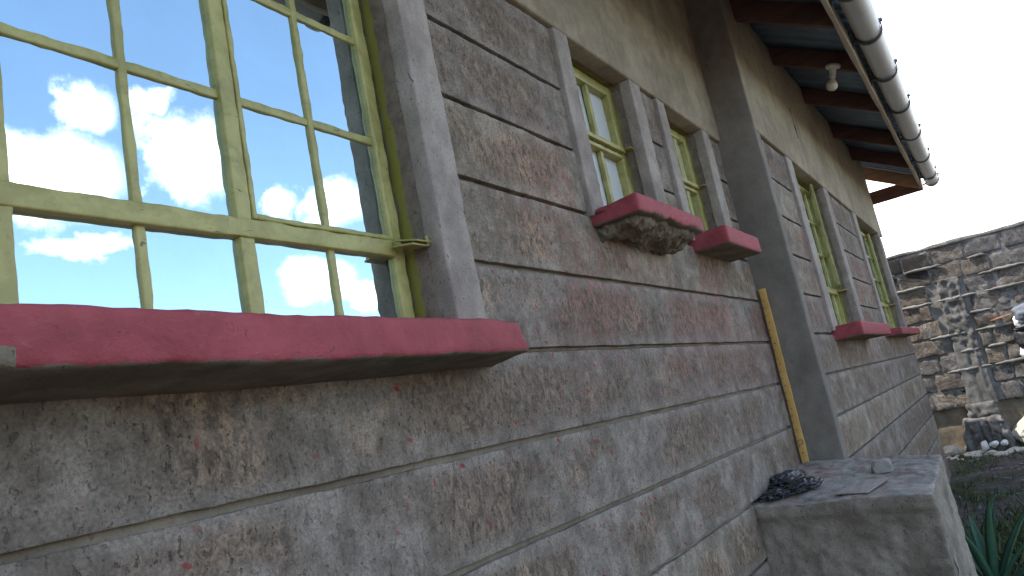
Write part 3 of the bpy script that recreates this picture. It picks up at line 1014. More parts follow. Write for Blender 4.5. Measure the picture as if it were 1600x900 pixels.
def warp1(p):
    # underside falls towards the wall, far end swings back to the wall
    q = p.copy()
    k = (p.y + 0.17) / 0.17
    if p.z < -0.235:
        q.z -= 0.012 * max(0.0, min(1.0, k)) * (1.0 if p.x < 1.1 else max(0.0, (1.62 - p.x) / 0.5))
    if p.z > -0.235:
        q.z += 0.055 * max(0.0, k) * 0.5
        if p.x > 1.40:
            q.z -= 0.006 * (p.x - 1.40) / 0.1
    if p.x > 1.2:
        q.x += (0.10 * max(0.0, min(1.0, k)) - 0.028 * max(0.0, (p.z + 0.27) / 0.07)) * (p.x - 1.2) / 0.32
    # chips knocked out of the lower arris
    for cx, w, dp in ((0.40, 0.028, 0.005), (0.615, 0.018, 0.004), (1.03, 0.02, 0.003), (1.24, 0.02, 0.004)):
        if p.z < -0.245 and p.y < -0.15:
            e = max(0.0, 1 - abs(p.x - cx) / w)
            q.z += dp * e
            q.y += dp * e * 0.8
    q.z += 0.0012 * math.sin(p.x * 5.0) + 0.0015 * nz(p, 3.0, 4.0)
    return q


sill(-0.08, 1.52, -0.17, 0.125, -0.272, -0.198, 1.0, warp1, 'long red painted sill under the large window', step=0.015)


def warp2(p):
    q = p.copy()
    k = max(0.0, min(1.0, p.y / -0.18))
    if p.z < 0.24:
        # broken arris: the paint skin ends in a ragged line along the front
        e = max(0.0, min(1.0, (p.x - 2.44) / 0.12)) * max(0.0, min(1.0, (3.10 - p.x) / 0.15))
        q.z += k * e * (0.006 + 0.009 * nz((p.x * 1.0, 0, 0), 13.0, 2.0) + 0.009 * nz((p.x, 0, 0), 60.0, 6.0))
    if p.z > 0.245:
        q.z -= 0.022 * max(0.0, 1 - (p.x - 2.395) / 0.05) * (1 - k)
    q.z += 0.002 * nz(p, 6.0, 3.0)
    return q


s2 = sill(2.395, 3.075, -0.182, 0.13, 0.192, 0.262, 2.0, warp2, 'chipped red sill with its underside broken away', r=0.012, step=0.014, amp=0.002)
vb, fb = rough_box(2.43, 3.07, -0.150, 0.02, 0.160, 0.212, r=0.02, step=0.011, amp=0.015, freq=12.0, amp2=0.012, freq2=48.0, seed=9.0,
                   warp=lambda p: Vector((p.x, p.y, p.z + 0.016 * nz(p, 26.0, 1.0) * (1 if p.z < 0.21 else 0)
                                          + (0.04 * max(0.0, (-0.05 - p.y) / 0.12) - 0.012) * (1 if p.z < 0.21 else 0))))
mesh_obj('broken_concrete', vb, fb, 'raw_concrete', s2, smooth=False)
sill(3.455, 4.025, -0.172, 0.13, 0.196, 0.284, 3.0, lambda p: Vector((p.x + 0.10 * max(0.0, p.y + 0.17) * (1 if p.x > 3.8 else 0), p.y, p.z)),
     'small crisp-edged red sill close to the step of the wall', r=0.012, step=0.016, amp=0.004)
sill(5.20, 6.66, Y2 - 0.175, Y2 + 0.10, -0.280, -0.192, 4.0, None, 'red sill under the window standing ajar', r=0.012, step=0.03, amp=0.004)
sill(7.80, 9.70, Y2 - 0.150, Y2 + 0.10, -0.268, -0.200, 5.0, None, 'red sill under the farthest window', r=0.012, step=0.04, amp=0.004)

# ---- roof
SL = 0.565                         # fall of the roof per metre


def raf_z(y):
    return 1.468 + (y + 0.742) * SL


def sloped(x0, x1, y0, y1, h0, h1, **kw):
    """board that follows the roof fall; h0/h1 heights above the rafter underside"""
    return rough_box(x0, x1, y0, y1, h0, h1, warp=lambda p: Vector((p.x, p.y, p.z + raf_z(p.y))), **kw)


raf_x = [-1.75, -0.70, 0.40, 1.50, 2.55, 3.62, 4.70, 5.64, 6.74, 8.08, 9.18]
for i, rx in enumerate(raf_x):
    dz = rnd.uniform(-0.012, 0.012)
    v, f = sloped(rx, rx + 0.048, -0.745, 0.9, dz, 0.150, r=0.004, step=0.12, amp=0.003, freq=5.0, seed=i * 1.7)
    mesh_obj('rafter', v, f, 'rafter_wood', house)
v, f = sloped(10.44, 10.49, -0.745, 3.0, -0.02, 0.150, r=0.004, step=0.15, amp=0.003, freq=5.0, seed=33)
mesh_obj('rafter', v, f, 'sunlit_wood', house)['label'] = 'end rafter at the gable with sunlit orange put into its colour'
v, f = rough_box(10.56, 10.60, -0.770, 0.35, 1.44, 1.60, r=0.004, step=0.1, amp=0.003, freq=5.0, seed=35)
mesh_obj('gable_tie', v, f, 'rafter_wood', house)
for i, py in enumerate((0.05,)):
    v, f = sloped(-2.9, 10.62, py, py + 0.05, 0.100, 0.148, r=0.003, step=0.3, amp=0.002, freq=4.0, seed=50 + i)
    mesh_obj('purlin', v, f, 'rafter_wood', house)
v, f = rough_box(-3.2, 10.61, -0.774, -0.744, 1.458, 1.640, r=0.004, step=0.12, amp=0.006, freq=2.2, amp2=0.002, freq2=14.0, seed=60)
mesh_obj('fascia_board', v, f, 'fascia_paint', house)
# corrugated sheets, laid with side laps


def sheet(x0, x1, lift):
    n = int((x1 - x0) / 0.019)
    ys = [-0.835, -0.6, -0.3, 0.1, 1.0, 3.02]
    V, F = [], []
    for th in (0.0, 0.0012):
        for i in range(n + 1):
            x = x0 + (x1 - x0) * i / n
            c = 0.013 * max(-0.4, math.cos(2 * math.pi * x / 0.152)) - 0.004
            for y in ys:
                V.append((x, y, raf_z(y) + 0.1635 + c + th + lift))
    m_ = len(ys)
    b = (n + 1) * m_
    for i in range(n):
        for j in range(m_ - 1):
            a = i * m_ + j
            F.append((a, a + 1, a + m_ + 1, a + m_))
            F.append((b + a, b + a + m_, b + a + m_ + 1, b + a + 1))
        a = i * m_
        F.append((a, a + m_, b + a + m_, b + a))
    return V, F


xx = -3.2
k = 0
while xx < 10.66:
    xe = min(xx + 0.838, 10.68)
    v, f = sheet(xx, min(xe + 0.04, 10.68), 0.0015 * (k % 2))
    mesh_obj('roof_sheet', v, f, 'roof_metal', house)
    xx = xe
    k += 1
# rear slope
zr = raf_z(3.02) + 0.166
mesh_obj('rear_roof', [(-3.2, 3.0, zr), (10.68, 3.0, zr), (10.68, 6.8, zr - 3.8 * SL), (-3.2, 6.8, zr - 3.8 * SL)], [(0, 3, 2, 1)], 'roof_metal', house, smooth=False)

# ---- gutter: round pipe-like gutter open on top, in strap brackets
GY, GZc, GR = -0.884, 1.556, 0.076
n = 56
prof_out = [(GY + GR * math.cos(t), GZc + GR * math.sin(t)) for t in [math.radians(-205 + 230 * i / 22) for i in range(23)]]
prof_in = [(GY + (GR - 0.004) * math.cos(t), GZc + (GR - 0.004) * math.sin(t)) for t in [math.radians(-205 + 230 * i / 22) for i in range(23)]]
loop = prof_out + prof_in[::-1]
V, F = [], []
NX = 48
for i in range(NX + 1):
    x = -3.2 + (10.78 + 3.2) * i / NX
    dz = 0.006 * math.sin(x * 1.3) + 0.004 * (10.0 - x) / 10.0
    for (a, b) in loop:
        V.append((x, a, b + dz))
m_ = len(loop)
for i in range(NX):
    for j in range(m_):
        F.append((i * m_ + j, i * m_ + (j + 1) % m_, (i + 1) * m_ + (j + 1) % m_, (i + 1) * m_ + j))
gut = mesh_obj('gutter', V, F, 'gutter_grey', house)
gut['label'] = 'grey half-round gutter hung along the eave in dark straps'
# stop end
v, f = lathe([(0.0, 0.0), (0.074, 0.0), (0.0765, -0.004), (0.0765, -0.02)], (10.785, GY, GZc), (1, 0, 0), 24)
mesh_obj('stop_end', v, f, 'gutter_grey', gut)
for bx in (-1.9, -0.85, 0.25, 1.35, 2.4, 3.45, 4.45, 5.20, 6.05, 7.00, 8.05, 9.15, 10.20, 10.66):
    R2 = GR + 0.003
    arc = [(bx, GY + R2 * math.cos(t), GZc + R2 * math.sin(t)) for t in [math.radians(-212 + 236 * i / 20) for i in range(21)]]
    parts = []
    Vb, Fb = [], []
    for (x_, y_, z_) in arc:
        d = Vector((0, y_ - GY, z_ - GZc)).normalized()
        for (ox, oo) in ((-0.022, 0.0), (0.022, 0.0), (0.022, 0.007), (-0.022, 0.007)):
            Vb.append((x_ + ox, y_ + d.y * oo, z_ + d.z * oo))
    for i in range(20):
        for j in range(4):
            Fb.append((i * 4 + j, i * 4 + (j + 1) % 4, (i + 1) * 4 + (j + 1) % 4, (i + 1) * 4 + j))
    Fb += [(3, 2, 1, 0), (80, 81, 82, 83)]
    parts.append((Vb, Fb))
    # lug on the outer lip and arm back to the fascia
    parts.append(rough_box(bx - 0.014, bx + 0.014, GY - GR - 0.020, GY - GR + 0.004, GZc + 0.026, GZc + 0.048, r=0.003, step=0.02))
    parts.append(rough_box(bx - 0.012, bx + 0.012, GY + GR - 0.012, -0.776, GZc - 0.045, GZc - 0.030, r=0.002, step=0.03))
    parts.append(rough_box(bx - 0.014, bx + 0.014, -0.782, -0.775, GZc - 0.075, GZc + 0.04, r=0.002, step=0.03))
    v, f = merge(parts)
    mesh_obj('strap_bracket', v, f, 'bracket_dark', gut)

# hairline rods left in the upper plaster
for (x_, za, zb) in ((5.84, 1.23, 1.47), (8.93, 1.30, 1.45)):
    v, f = rough_box(x_ - 0.012, x_ + 0.012, Y2 - PR - 0.006, Y2, za, zb, r=0.003, step=0.02, amp=0.006, freq=18.0,
                     warp=lambda p: Vector((p.x + 0.05 * (1.35 - p.z), p.y, p.z)))
    mesh_obj('wall_tie_strap', v, f, 'rafter_wood', house)

# ------------------------------------------------------------------ light bulb below the eave
bulb = empty('light_bulb', (5.64, -0.60, 1.56))
tag(bulb, 'white light bulb in a holder hanging below the eave rafter', 'light bulb')
ax = Vector((0.0, 0.30, -0.95)).normalized()
o_ = Vector((5.62, -0.605, 1.575))
v, f = lathe([(0.0, -0.004), (0.050, -0.004), (0.050, 0.012), (0.044, 0.018), (0.022, 0.022), (0.020, 0.075), (0.024, 0.080), (0.0, 0.082)], o_, ax, 20)
mesh_obj('lamp_holder', v, f, 'white_plastic', bulb)
v, f = lathe([(0.014, 0.078), (0.016, 0.092), (0.026, 0.106), (0.036, 0.124), (0.038, 0.140), (0.033, 0.158), (0.020, 0.171), (0.0, 0.176)], o_, ax, 20)
mesh_obj('glass_bulb', v, f, 'bulb_glass', bulb)

# ------------------------------------------------------------------ rendered block at the foot of the step
block = empty('concrete_block', (3.9, -0.4, GZ))
tag(block, 'rough grey rendered concrete block against the wall, bearing a bag and a stone', 'block')


def warp_block(p):
    u = (p.x - 3.40) / 1.10
    w = (-p.y) / 0.70
    q = p.copy()
    t = max(0.0, min(1.0, (p.z - GZ) / 0.95))
    q.z = p.z + t * (0.050 * u - 0.030 * max(0.0, w) + 0.008 * nz(p, 7.0, 1.0))
    # the far edge runs out to a nearer corner
    if u > 0.4:
        q.x -= 0.36 * max(0.0, w) * (u - 0.4) / 0.6
    q.x -= 0.02 * max(0.0, w) * (1 - u)
    # the render below the trowelled lip sits back and is lumpier
    if p.x < 3.45 and p.z < -1.0:
        k = min(1.0, (-1.0 - p.z) / 0.02)
        q.x += k * (0.014 + 0.012 * nz(p, 14.0, 6.0) + 0.007 * nz(p, 45.0, 2.0))
    return q


v, f = rough_box(3.40, 4.50, -0.695, 0.004, GZ - 0.1, -0.948, r=0.010, step=0.014, amp=0.010, freq=6.0, amp2=0.008, freq2=30.0, seed=4.0, warp=warp_block)
mi = []
for q in f:
    a, b, c = Vector(v[q[0]]), Vector(v[q[1]]), Vector(v[q[2]])
    nn = (b - a).cross(c - a).normalized()
    mi.append(1 if nn.z > 0.6 else 0)
mesh_obj('rendered_body', v, f, None, block, mats=['block_plaster', 'block_top_cement'], midx=mi)


def top_z(x, y):
    return warp_block(Vector((x, y, -0.948))).z


# rendered lip running along the top of the near face
# ------------------------------------------------------------------ things lying on the block
# crumpled bag
bag = empty('crumpled_bag', (3.70, -0.13, top_z(3.7, -0.13)))
tag(bag, 'crumpled black plastic bag lying on the concrete block by the wall', 'plastic bag')


def lump(cx, cy, cz, rx, ry, rz, seed, fold=0.35, freq=2.6, sub=5, flat=True):
    bm = bmesh.new()
    bmesh.ops.create_icosphere(bm, subdivisions=sub, radius=1.0)
    for vt in bm.verts:
        d = vt.co.normalized()
        n1 = noise.noise(d * freq + Vector((seed, seed * 2, 0)))
        n2 = 1 - abs(noise.noise(d * freq * 2.3 + Vector((0, seed, seed)))) * 2
        n3 = 1 - abs(noise.noise(d * freq * 5.0 + Vector((seed, 0, 3 * seed)))) * 2
        s = 1 + fold * (0.8 * n1 + 0.60 * (n2 - 0.5) + 0.16 * (n3 - 0.5))
        q = d * s
        z = q.z * rz
        if flat and z < -rz * 0.55:
            z = -rz * 0.55
        vt.co = Vector((cx + q.x * rx, cy + q.y * ry, cz + z))
    V = [vt.co.copy() for vt in bm.verts]
    F = [tuple(x.index for x in fc.verts) for fc in bm.faces]
    bm.free()
    return V, F


bz = top_z(3.75, -0.12)
v, f = merge([lump(3.82, -0.060, bz + 0.020, 0.165, 0.075, 0.038, 2.0, 0.42, 1.5), lump(3.64, -0.165, bz + 0.015, 0.115, 0.075, 0.030, 5.0, 0.34, 1.2)])
mesh_obj('black_film', v, f, 'black_plastic', bag)
v, f = lump(3.54, -0.07, top_z(3.54, -0.07) + 0.012, 0.10, 0.06, 0.018, 8.0, 0.6)
mesh_obj('loose_corner', v, f, 'black_plastic', bag)

v, f = lump(0, 0, 0, 0.062, 0.056, 0.046, 3.0, 0.22, 1.2, 3)
for i, p in enumerate(v):      # a cut piece of stone: flatten its faces
    p = Vector(p)
    for nrm, d in ((Vector((-1, -.2, .1)), .042), (Vector((.1, -1, .1)), .040), (Vector((.1, .1, 1)), .032), (Vector((1, .3, .2)), .05), (Vector((0, 1, .3)), .042)):
        nrm = nrm.normalized()
        e = p.dot(nrm) - d
        if e > 0:
            p -= nrm * e
    v[i] = p
st = mesh_obj('loose_stone', v, f, 'loose_stone', None, smooth=False)
st.location = (3.92, -0.465, top_z(3.92, -0.465) + 0.027)
tag(st, 'fist-sized grey stone lying alone on top of the concrete block', 'stone')

v, f = rough_box(-0.16, 0.16, -0.085, 0.085, -0.005, 0.005, r=0.002, step=0.03, amp=0.003, freq=9.0)
bd = mesh_obj('stained_board', v, f, 'stained_board', None)
bd.scale = (0.80, 0.80, 0.4)
bd.location = (3.575, -0.42, (top_z(3.42, -0.42) + top_z(3.74, -0.42)) / 2 + 0.006)
bd.rotation_euler = (0.035, -0.045, -0.22)
tag(bd, 'thin flat board with red paint stains lying on the concrete block', 'board')

# straightedge in the corner
ruler = empty('straightedge', (4.392, -0.005, top_z(4.38, -0.02)))
tag(ruler, 'worn yellow wooden straightedge standing upright in the corner of the wall', 'straightedge')
rz0, rz1 = top_z(4.38, -0.02) - 0.005, 0.062


def warp_r(p):
    t = (p.z - rz0) / (rz1 - rz0)
    return Vector((p.x + 0.004 * (1 - t) * 0 - 0.010 * (1 - t), p.y - 0.006 * t + 0.002 * nz(p, 5.0, 2.0), p.z))


v, f = rough_box(4.386, 4.402, -0.050, -0.012, rz0, rz1, r=0.003, step=0.02, amp=0.002, freq=12.0, seed=4.0, warp=warp_r)
mesh_obj('blade', v, f, 'yellow_straightedge', ruler)
for i in range(22):
    zc = rz0 + 0.06 + i * 0.040 + rnd.uniform(-0.006, 0.006)
    yc = -0.018 if i % 3 else -0.026
    L_ = 0.005 if i % 5 else 0.010
    c = warp_r(Vector((4.386, yc, zc)))
    v, f = rough_box(c.x - 0.0016, c.x + 0.001, c.y - 0.003 - L_ * 0.5, c.y + 0.003, zc - 0.0022, zc + 0.0022, r=0.0008, step=0.01)
    mesh_obj('scale_mark', v, f, 'rafter_wood', ruler)
c = warp_r(Vector((4.386, -0.03, rz0 + 0.115)))
v, f = tube([(c.x - 0.0015, c.y + 0.013 * math.cos(t), c.z + 0.013 * math.sin(t)) for t in [math.pi * 2 * i / 16 for i in range(17)]], 0.0018, 5)
mesh_obj('ring_mark', v, f, 'rafter_wood', ruler)

# ------------------------------------------------------------------ boundary wall of quarry stone
XW = 11.9
bw = empty('stone_boundary_wall', (XW + 0.1, -1.0, GZ))
tag(bw, 'rough quarry stone boundary wall with thick mortar joints behind the house', 'wall')
WTOP, WBOT = 0.865, -1.275
# mortar core, lumpy, a little behind the stone faces
for ya, yb, st_ in ((-7.0, -3.0, 0.2), (-3.0, 1.5, 0.032), (1.5, 5.0, 0.2)):
    v, f = rough_box(XW + 0.010, XW + 0.20, ya, yb, WBOT + 0.004, WTOP, r=0.01, step=st_, amp=0.014, freq=6.0, amp2=0.012, freq2=24.0, seed=3.0)
    mesh_obj('mortar_core', v, f, 'mortar', bw)
v, f = rough_box(XW - 0.012, XW + 0.23, -7.0, 5.0, WTOP - 0.004, WTOP + 0.045, r=0.012, step=0.06, amp=0.02, freq=4.0, amp2=0.008, freq2=22.0, seed=6.0)
mesh_obj('coping', v, f, 'mortar', bw)
rows = 9
hh = (WTOP - WBOT) / rows
srnd = random.Random(21)
pil_y = lambda z: -0.66 + 0.0 * z
for r_ in range(rows):
    zb = WBOT + hh * r_
    yy = 1.6 - srnd.uniform(0, 0.3)
    while yy > -4.2:
        L_ = srnd.choice((0.24, 0.30, 0.36, 0.40, 0.44, 0.20))
        j = srnd.uniform(0.022, 0.055)
        ya, yb = yy - L_, yy
        yy = ya - j
        zc = (zb + hh * 0.5)
        # leave the concrete pillar free
        pa, pb = -0.87, -0.53
        if r_ < 7 and not (yb < pa or ya > pb):
            if yb > pb + 0.1:
                ya = pb
            elif ya < pa - 0.1:
                yb = pa
            else:
                continue
        upper = r_ >= rows - 3
        proud = srnd.uniform(-0.004, 0.008) if upper else srnd.uniform(-0.006, 0.030)
        tiltz = srnd.uniform(-0.07, 0.07)
        kx = srnd.uniform(-0.05, 0.05)
        c0 = Vector((0, (ya + yb) / 2, zc))
        top_gap = srnd.uniform(0.020, 0.045)

        def wp(p, c0=c0, tiltz=tiltz, kx=kx):
            return Vector((p.x + kx * (p.y - c0.y) * 0.6, p.y + tiltz * (p.z - c0.z), p.z + tiltz * 0.5 * (p.y - c0.y)))
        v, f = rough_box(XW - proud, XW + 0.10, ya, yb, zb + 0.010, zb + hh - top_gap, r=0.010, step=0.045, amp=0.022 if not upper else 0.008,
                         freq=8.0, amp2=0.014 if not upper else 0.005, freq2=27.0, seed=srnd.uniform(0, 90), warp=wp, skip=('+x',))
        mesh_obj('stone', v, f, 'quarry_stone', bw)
# mortar squeezed out of the bed joints, in ragged ledges
for r_ in range(1, rows):
    z_ = WBOT + hh * r_
    yy = 1.2
    while yy > -3.6:
        L_ = srnd.uniform(0.18, 0.6)
        if srnd.random() < (0.55 if r_ < rows - 2 else 0.15):
            pts, rad = [], []
            n_ = max(4, int(L_ / 0.03))
            for i in range(n_ + 1):
                y_ = yy - L_ * i / n_
                nn = noise.noise(Vector((y_ * 9, z_ * 7, 1.0)))
                pts.append((XW - 0.014 + 0.014 * nn, y_, z_ - 0.006 + 0.010 * noise.noise(Vector((y_ * 14, z_ * 9, 5.0)))))
                e = math.sin(math.pi * min(1.0, max(0.0, (i + 0.3) / (n_ + 0.6)))) ** 0.5
                rad.append((0.018 + 0.014 * abs(noise.noise(Vector((y_ * 22, z_ * 5, 2.0))))) * e + 0.003)
            v, f = tube(pts, rad, 7)
            mesh_obj('mortar_ridge', v, f, 'mortar', bw)
        yy -= L_ + srnd.uniform(0.02, 0.12)


# concrete pillar with board marks and lumps, spreading into a ragged foot
def warp_p(p):
    t = (p.z + 1.30) / 1.7
    w = -0.70 + 0.07 * max(0.0, min(1.0, 1 - t))
    q = Vector((p.x, w + (p.y - w) * (0.72 + 0.28 * (1 - t)), p.z))
    rough = 0.026 if p.z > -0.45 else 0.010
    q.y += (0.035 if p.z > -0.45 else 0.012) * (noise.noise(Vector((p.z * 9, p.y * 3, 1.0))) + 0.5 * noise.noise(Vector((p.z * 27, p.y * 9, 6.0))))
    q.x -= rough * (noise.noise(Vector((p.y * 15, p.z * 13, 4.0))) + 0.5 * noise.noise(Vector((p.y * 40, p.z * 34, 8.0))))
    # vertical board joints in the cast lower half
    if p.z < -0.45 and p.x < XW:
        q.x += 0.014 * (1 if abs((p.y + 0.66) * 1.0) < 0.012 else 0) - 0.012 * (1 if abs(p.y + 0.76) < 0.012 else 0)
    return q


v, f = rough_box(XW - 0.026, XW + 0.10, -0.84, -0.50, WBOT - 0.02, 0.42, r=0.012, step=0.022, amp=0.004, freq=10.0, warp=warp_p)
mesh_obj('concrete_pillar', v, f, 'pillar_concrete', bw)


def warp_f(p):
    t = max(0.0, min(1.0, (p.z - GZ) / 0.5))
    q = p.copy()
    q.y = -0.60 + (p.y + 0.60) * (1.25 - 0.38 * t)
    # form-work flutes down the face
    if p.x < XW:
        q.x += 0.035 * max(0.0, math.sin((q.y + 0.03) * 58.0)) * (1 - 0.5 * t)
        q.x += 0.06 * (1 - t) * 0.4
    q += Vector((0.030 * nz(p, 9.0, 2.0) + 0.02 * nz(p, 24.0, 5.0), 0.03 * nz(p, 8.0, 7.0), 0.035 * nz(p, 9.0, 11.0)))
    return q


v, f = rough_box(XW - 0.17, XW + 0.12, -0.84, -0.36, GZ - 0.1, -1.44, r=0.03, step=0.02, amp=0.02, freq=11.0, amp2=0.012, freq2=36.0, warp=warp_f)
mesh_obj('pillar_foot', v, f, 'pillar_concrete', bw)
v, f = rough_box(XW - 0.05, XW + 0.12, -0.82, -0.46, -1.46, -1.25, r=0.03, step=0.025, amp=0.03, freq=14.0, amp2=0.015, freq2=40.0)
mesh_obj('pillar_neck', v, f, 'pillar_concrete', bw)
# recessed footing below the masonry
v, f = rough_box(XW + 0.07, XW + 0.30, -7.0, 5.0, GZ - 0.2, WBOT + 0.012, r=0.01, step=0.09, amp=0.04, freq=4.0, amp2=0.02, freq2=16.0)
mesh_obj('footing', v, f, 'raw_concrete', bw)


# boulders and broken stone along the foot of the wall
def rock(x, y, z, sx, sy, sz, seed, mat, sub=3):
    v, f = lump(0, 0, 0, sx, sy, sz, seed, 0.30, 1.6, sub, flat=False)
    cr = random.Random(int(seed * 10))
    cuts = []
    for _ in range(9):
        n_ = Vector((cr.uniform(-1, 1), cr.uniform(-1, 1), cr.uniform(-1, 1))).normalized()
        cuts.append((n_, cr.uniform(0.55, 0.85)))
    for i, p in enumerate(v):
        p = Vector((p[0] / sx, p[1] / sy, p[2] / sz))
        for n_, d_ in cuts:
            e = p.dot(n_) - d_
            if e > 0:
                p -= n_ * e
        v[i] = Vector((p.x * sx, p.y * sy, p.z * sz))
    o = mesh_obj('rubble_stone', v, f, mat, None, smooth=False)
    o.location = (x, y, z)
    return o


G_R = 'rubble at the foot of the stone wall'
tag(rock(XW + 0.02, -1.12, -1.70, 0.15, 0.27, 0.24, 3.0, 'pale_rubble', 4), 'large pale boulder wedged under the boundary wall right of the pillar foot', 'stone', G_R)
tag(rock(XW - 0.08, -0.16, -1.80, 0.12, 0.17, 0.070, 5.0, 'pale_rubble', 4), 'pale ragged rubble slab left of the pillar foot, near the house corner', 'stone', G_R)
for i, (x_, y_, s_) in enumerate(((XW - 0.24, -0.55, 0.055), (XW - 0.25, -0.655, 0.055), (XW - 0.24, -0.77, 0.05))):
    o = rock(x_, y_, GZ + 0.14, s_ * 0.7, s_ * 1.1, s_ * (1.3, 0.9, 0.8)[i], 11.0 + i * 3, 'white_rubble')
    tag(o, ('leftmost', 'middle', 'rightmost')[i] + ' of three white stones against the fluted pillar foot', 'stone', G_R)
rr = random.Random(5)
for i in range(34):
    y_ = 0.05 - i * 0.052 + rr.uniform(-0.03, 0.03)
    s_ = rr.uniform(0.025, 0.085)
    x_ = XW - 0.24 + rr.uniform(-0.22, 0.16)
    o = rock(x_, y_, ground_height(x_, y_) + s_ * 0.3, s_, s_ * rr.uniform(0.9, 1.6), s_ * 0.6, 30.0 + i, 'pale_rubble', 2)
    tag(o, 'pale broken rubble stone in the row at the foot of the boundary wall', 'stone', G_R + ', small pieces')

v, f = rough_box(-0.13, 0.13, -0.018, 0.018, -0.012, 0.012, r=0.004, step=0.03, amp=0.006, freq=14.0,
                 warp=lambda p: Vector((p.y, p.x, p.z * (1.0 - 0.6 * abs(p.x) / 0.13))))
sp = mesh_obj('wood_splinter', v, f, 'splinter_wood', None)
sp.location = (XW - 0.045, -1.15, -0.235)
sp.rotation_euler = (-0.12, 0, 0.0)
tag(sp, 'short orange-brown splinter of wood caught on the boundary wall', 'wood')

# bundle at the right edge of the picture
bun = empty('hanging_bundle', (XW - 0.1, -1.45, -0.85))
tag(bun, 'grey, white and black bundle hanging against the boundary wall at the picture edge', 'bundle')
v, f = lump(XW - 0.11, -1.46, -0.26, 0.11, 0.18, 0.15, 4.0, 0.25, 1.6, 4, flat=False)
mesh_obj('grey_cloth', v, f, 'grey_cloth', bun)
v, f = lump(XW - 0.14, -1.47, -0.42, 0.10, 0.22, 0.045, 6.0, 0.25, 1.6, 4, flat=False)
mesh_obj('dark_flap', v, f, 'bracket_dark', bun)
v, f = lump(XW - 0.12, -1.41, -0.56, 0.10, 0.19, 0.16, 9.0, 0.25, 1.6, 4, flat=False)
mesh_obj('black_bag', v, f, 'black_cloth', bun)
for (cy_, cz_, ry_, rz_, sd_) in ((-1.40, -0.33, 0.14, 0.11, 7.0), (-1.38, -0.74, 0.15, 0.15, 8.0)):
    v, f = lump(XW - 0.08, cy_, cz_, 0.08, ry_, rz_, sd_, 0.2, 1.5, 4, flat=False)
    mesh_obj('white_cloth', v, f, 'white_cloth', bun)

# ------------------------------------------------------------------ agave
AB = Vector((5.42, -0.66, GZ + 0.02))
ag = empty('agave_plant', AB)
tag(ag, 'dark green agave with long pointed leaves beside the concrete block', 'plant')


def leaf(az_, lean, L_, w, curl, seed):
    V, F = [], []
    n_ = 16
    pos = AB.copy()
    d = Vector((math.cos(az_), math.sin(az_), 0))
    side = Vector((-math.sin(az_), math.cos(az_), 0))
    for i in range(n_ + 1):
        t = i / n_
        e = lean + curl * t * t
        ww = w * (0.72 + 1.0 * t - 0.4 * t * t) * max(0.0, 1 - t ** 2.6) ** 0.9 + 0.0015
        fwd = d * math.sin(e) + Vector((0, 0, 1)) * math.cos(e)
        nrm = d * math.cos(e) * -1 + Vector((0, 0, 1)) * math.sin(e)
        th = 0.012 * (1 - 0.75 * t)
        for (u, hgt) in ((-1, 0.30), (-0.5, 0.06), (0, 0), (0.5, 0.06), (1, 0.30)):
            V.append(pos + side * (u * ww) + nrm * (hgt * ww))
        for (u, hgt) in ((0.5, -0.02), (0, -0.05), (-0.5, -0.02)):
            V.append(pos + side * (u * ww) + nrm * (hgt * ww - th))
        pos = pos + fwd * (L_ / n_)
    for i in range(n_):
        for j in range(8):
            F.append((i * 8 + j, i * 8 + (j + 1) % 8, (i + 1) * 8 + (j + 1) % 8, (i + 1) * 8 + j))
    F.append(tuple(range(8)))
    F.append(tuple(n_ * 8 + j for j in range(8))[::-1])
    return V, F


for i, (a_, ln, L_, w_, cu) in enumerate(((-90, 0.10, 0.62, 0.030, 0.55), (-60, 0.55, 0.58, 0.034, 0.35), (-100, 0.62, 0.52, 0.036, 0.45), (-150, 0.30, 0.60, 0.030, 0.20),
                                          (160, 0.45, 0.50, 0.030, 0.3), (60, 0.5, 0.52, 0.03, 0.3), (10, 0.55, 0.5, 0.03, 0.3), (-120, 0.95, 0.46, 0.032, 0.35),
                                          (-75, 1.0, 0.44, 0.032, 0.3), (100, 0.15, 0.58, 0.028, 0.3), (-30, 0.3, 0.55, 0.03, 0.4))):
    v, f = leaf(math.radians(a_), ln, L_, w_, cu, i)
    mesh_obj('leaf', v, f, 'agave_green', ag)

# ------------------------------------------------------------------ ground cover
gr = random.Random(11)
V, F = [], []
count = 0
while count < 5000:
    x_, y_ = gr.uniform(4.7, 11.75), gr.uniform(-2.6, -0.22)
    dens_ = noise.noise(Vector((x_ * 1.1, y_ * 1.6, 2.0))) + 0.35 * (1 if x_ > 10.9 else 0)
    if gr.random() > max(0.0, dens_ * 1.7 + 0.12):
        continue
    z_ = ground_height(x_, y_) - 0.004
    h_ = gr.uniform(0.02, 0.075)
    a_ = gr.uniform(0, math.tau)
    w_ = gr.uniform(0.003, 0.007)
    lx, ly = gr.uniform(-0.04, 0.04), gr.uniform(-0.04, 0.04)
    b_ = len(V)
    V += [(x_ - w_ * math.cos(a_), y_ - w_ * math.sin(a_), z_), (x_ + w_ * math.cos(a_), y_ + w_ * math.sin(a_), z_),
          (x_ + lx * .4 + w_ * .8 * math.cos(a_), y_ + ly * .4 + w_ * .8 * math.sin(a_), z_ + h_ * .6), (x_ + lx, y_ + ly, z_ + h_)]
    F += [(b_, b_ + 1, b_ + 2), (b_, b_ + 2, b_ + 3)]
    count += 1
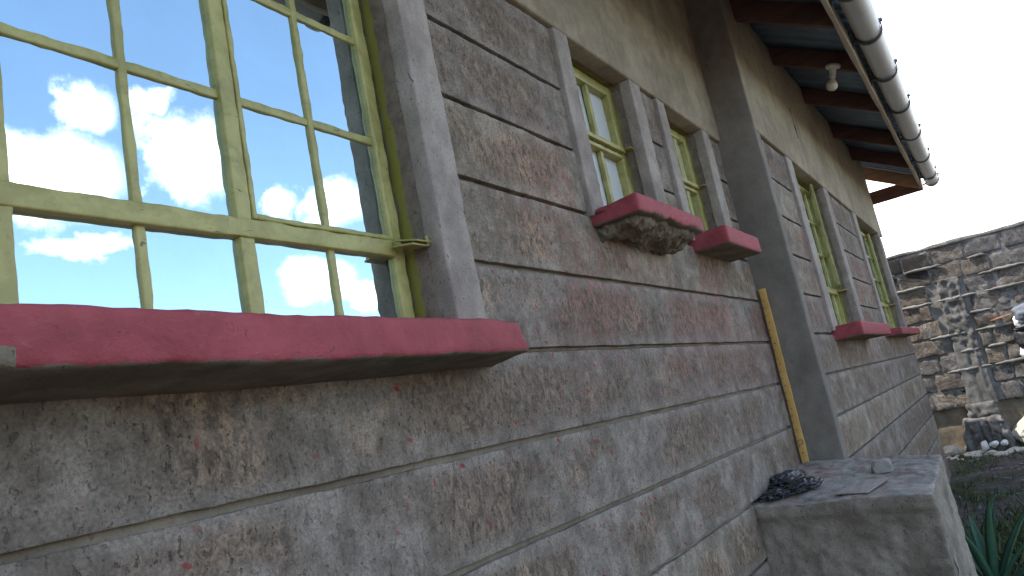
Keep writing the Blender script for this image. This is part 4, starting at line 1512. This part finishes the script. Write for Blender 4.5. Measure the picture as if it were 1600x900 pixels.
for i in range(2600):
    x_, y_ = gr.gauss(6.0, 0.9), gr.gauss(-0.85, 0.35)
    if y_ > -0.24 or x_ < 4.65:
        continue
    z_ = ground_height(x_, y_) - 0.004
    h_ = gr.uniform(0.04, 0.16)
    a_ = gr.uniform(0, math.tau)
    w_ = gr.uniform(0.003, 0.008)
    lx, ly = gr.uniform(-0.08, 0.08), gr.uniform(-0.08, 0.08)
    b_ = len(V)
    V += [(x_ - w_ * math.cos(a_), y_ - w_ * math.sin(a_), z_), (x_ + w_ * math.cos(a_), y_ + w_ * math.sin(a_), z_),
          (x_ + lx * .4 + w_ * .8 * math.cos(a_), y_ + ly * .4 + w_ * .8 * math.sin(a_), z_ + h_ * .6), (x_ + lx, y_ + ly, z_ + h_)]
    F += [(b_, b_ + 1, b_ + 2), (b_, b_ + 2, b_ + 3)]
tag(mesh_obj('grass', V, F, 'grass_green', smooth=False), 'sparse low green grass and weeds on the dark yard soil', 'grass', kind='stuff')
bm = bmesh.new()
bmesh.ops.create_icosphere(bm, subdivisions=1, radius=1.0)
iv = [vt.co.copy() for vt in bm.verts]
bm.verts.index_update()
ifc = [tuple(x.index for x in fc.verts) for fc in bm.faces]
bm.free()
V, F = [], []
for i in range(1500):
    x_, y_ = gr.uniform(4.7, 11.8), gr.uniform(-2.6, -0.22)
    if gr.random() > 0.35 + 0.6 * noise.noise(Vector((x_ * 1.4, y_ * 1.4, 7.0))) + (0.3 if x_ > 11 else 0):
        continue
    s_ = gr.uniform(0.006, 0.026)
    z_ = ground_height(x_, y_) + s_ * 0.25
    b_ = len(V)
    for q in iv:
        k_ = 1 + gr.uniform(-0.25, 0.25)
        V.append((x_ + q.x * s_ * k_, y_ + q.y * s_ * 1.2 * k_, z_ + q.z * s_ * 0.6 * k_))
    F += [tuple(b_ + t_ for t_ in q) for q in ifc]
tag(mesh_obj('gravel', V, F, 'gravel_grey', smooth=False), 'scattered stone chips and gravel over the yard soil', 'gravel', kind='stuff')

# ------------------------------------------------------------------ render settings
scene.render.engine = 'CYCLES'
scene.cycles.max_bounces = 6
scene.cycles.diffuse_bounces = 3
scene.cycles.transparent_max_bounces = 8
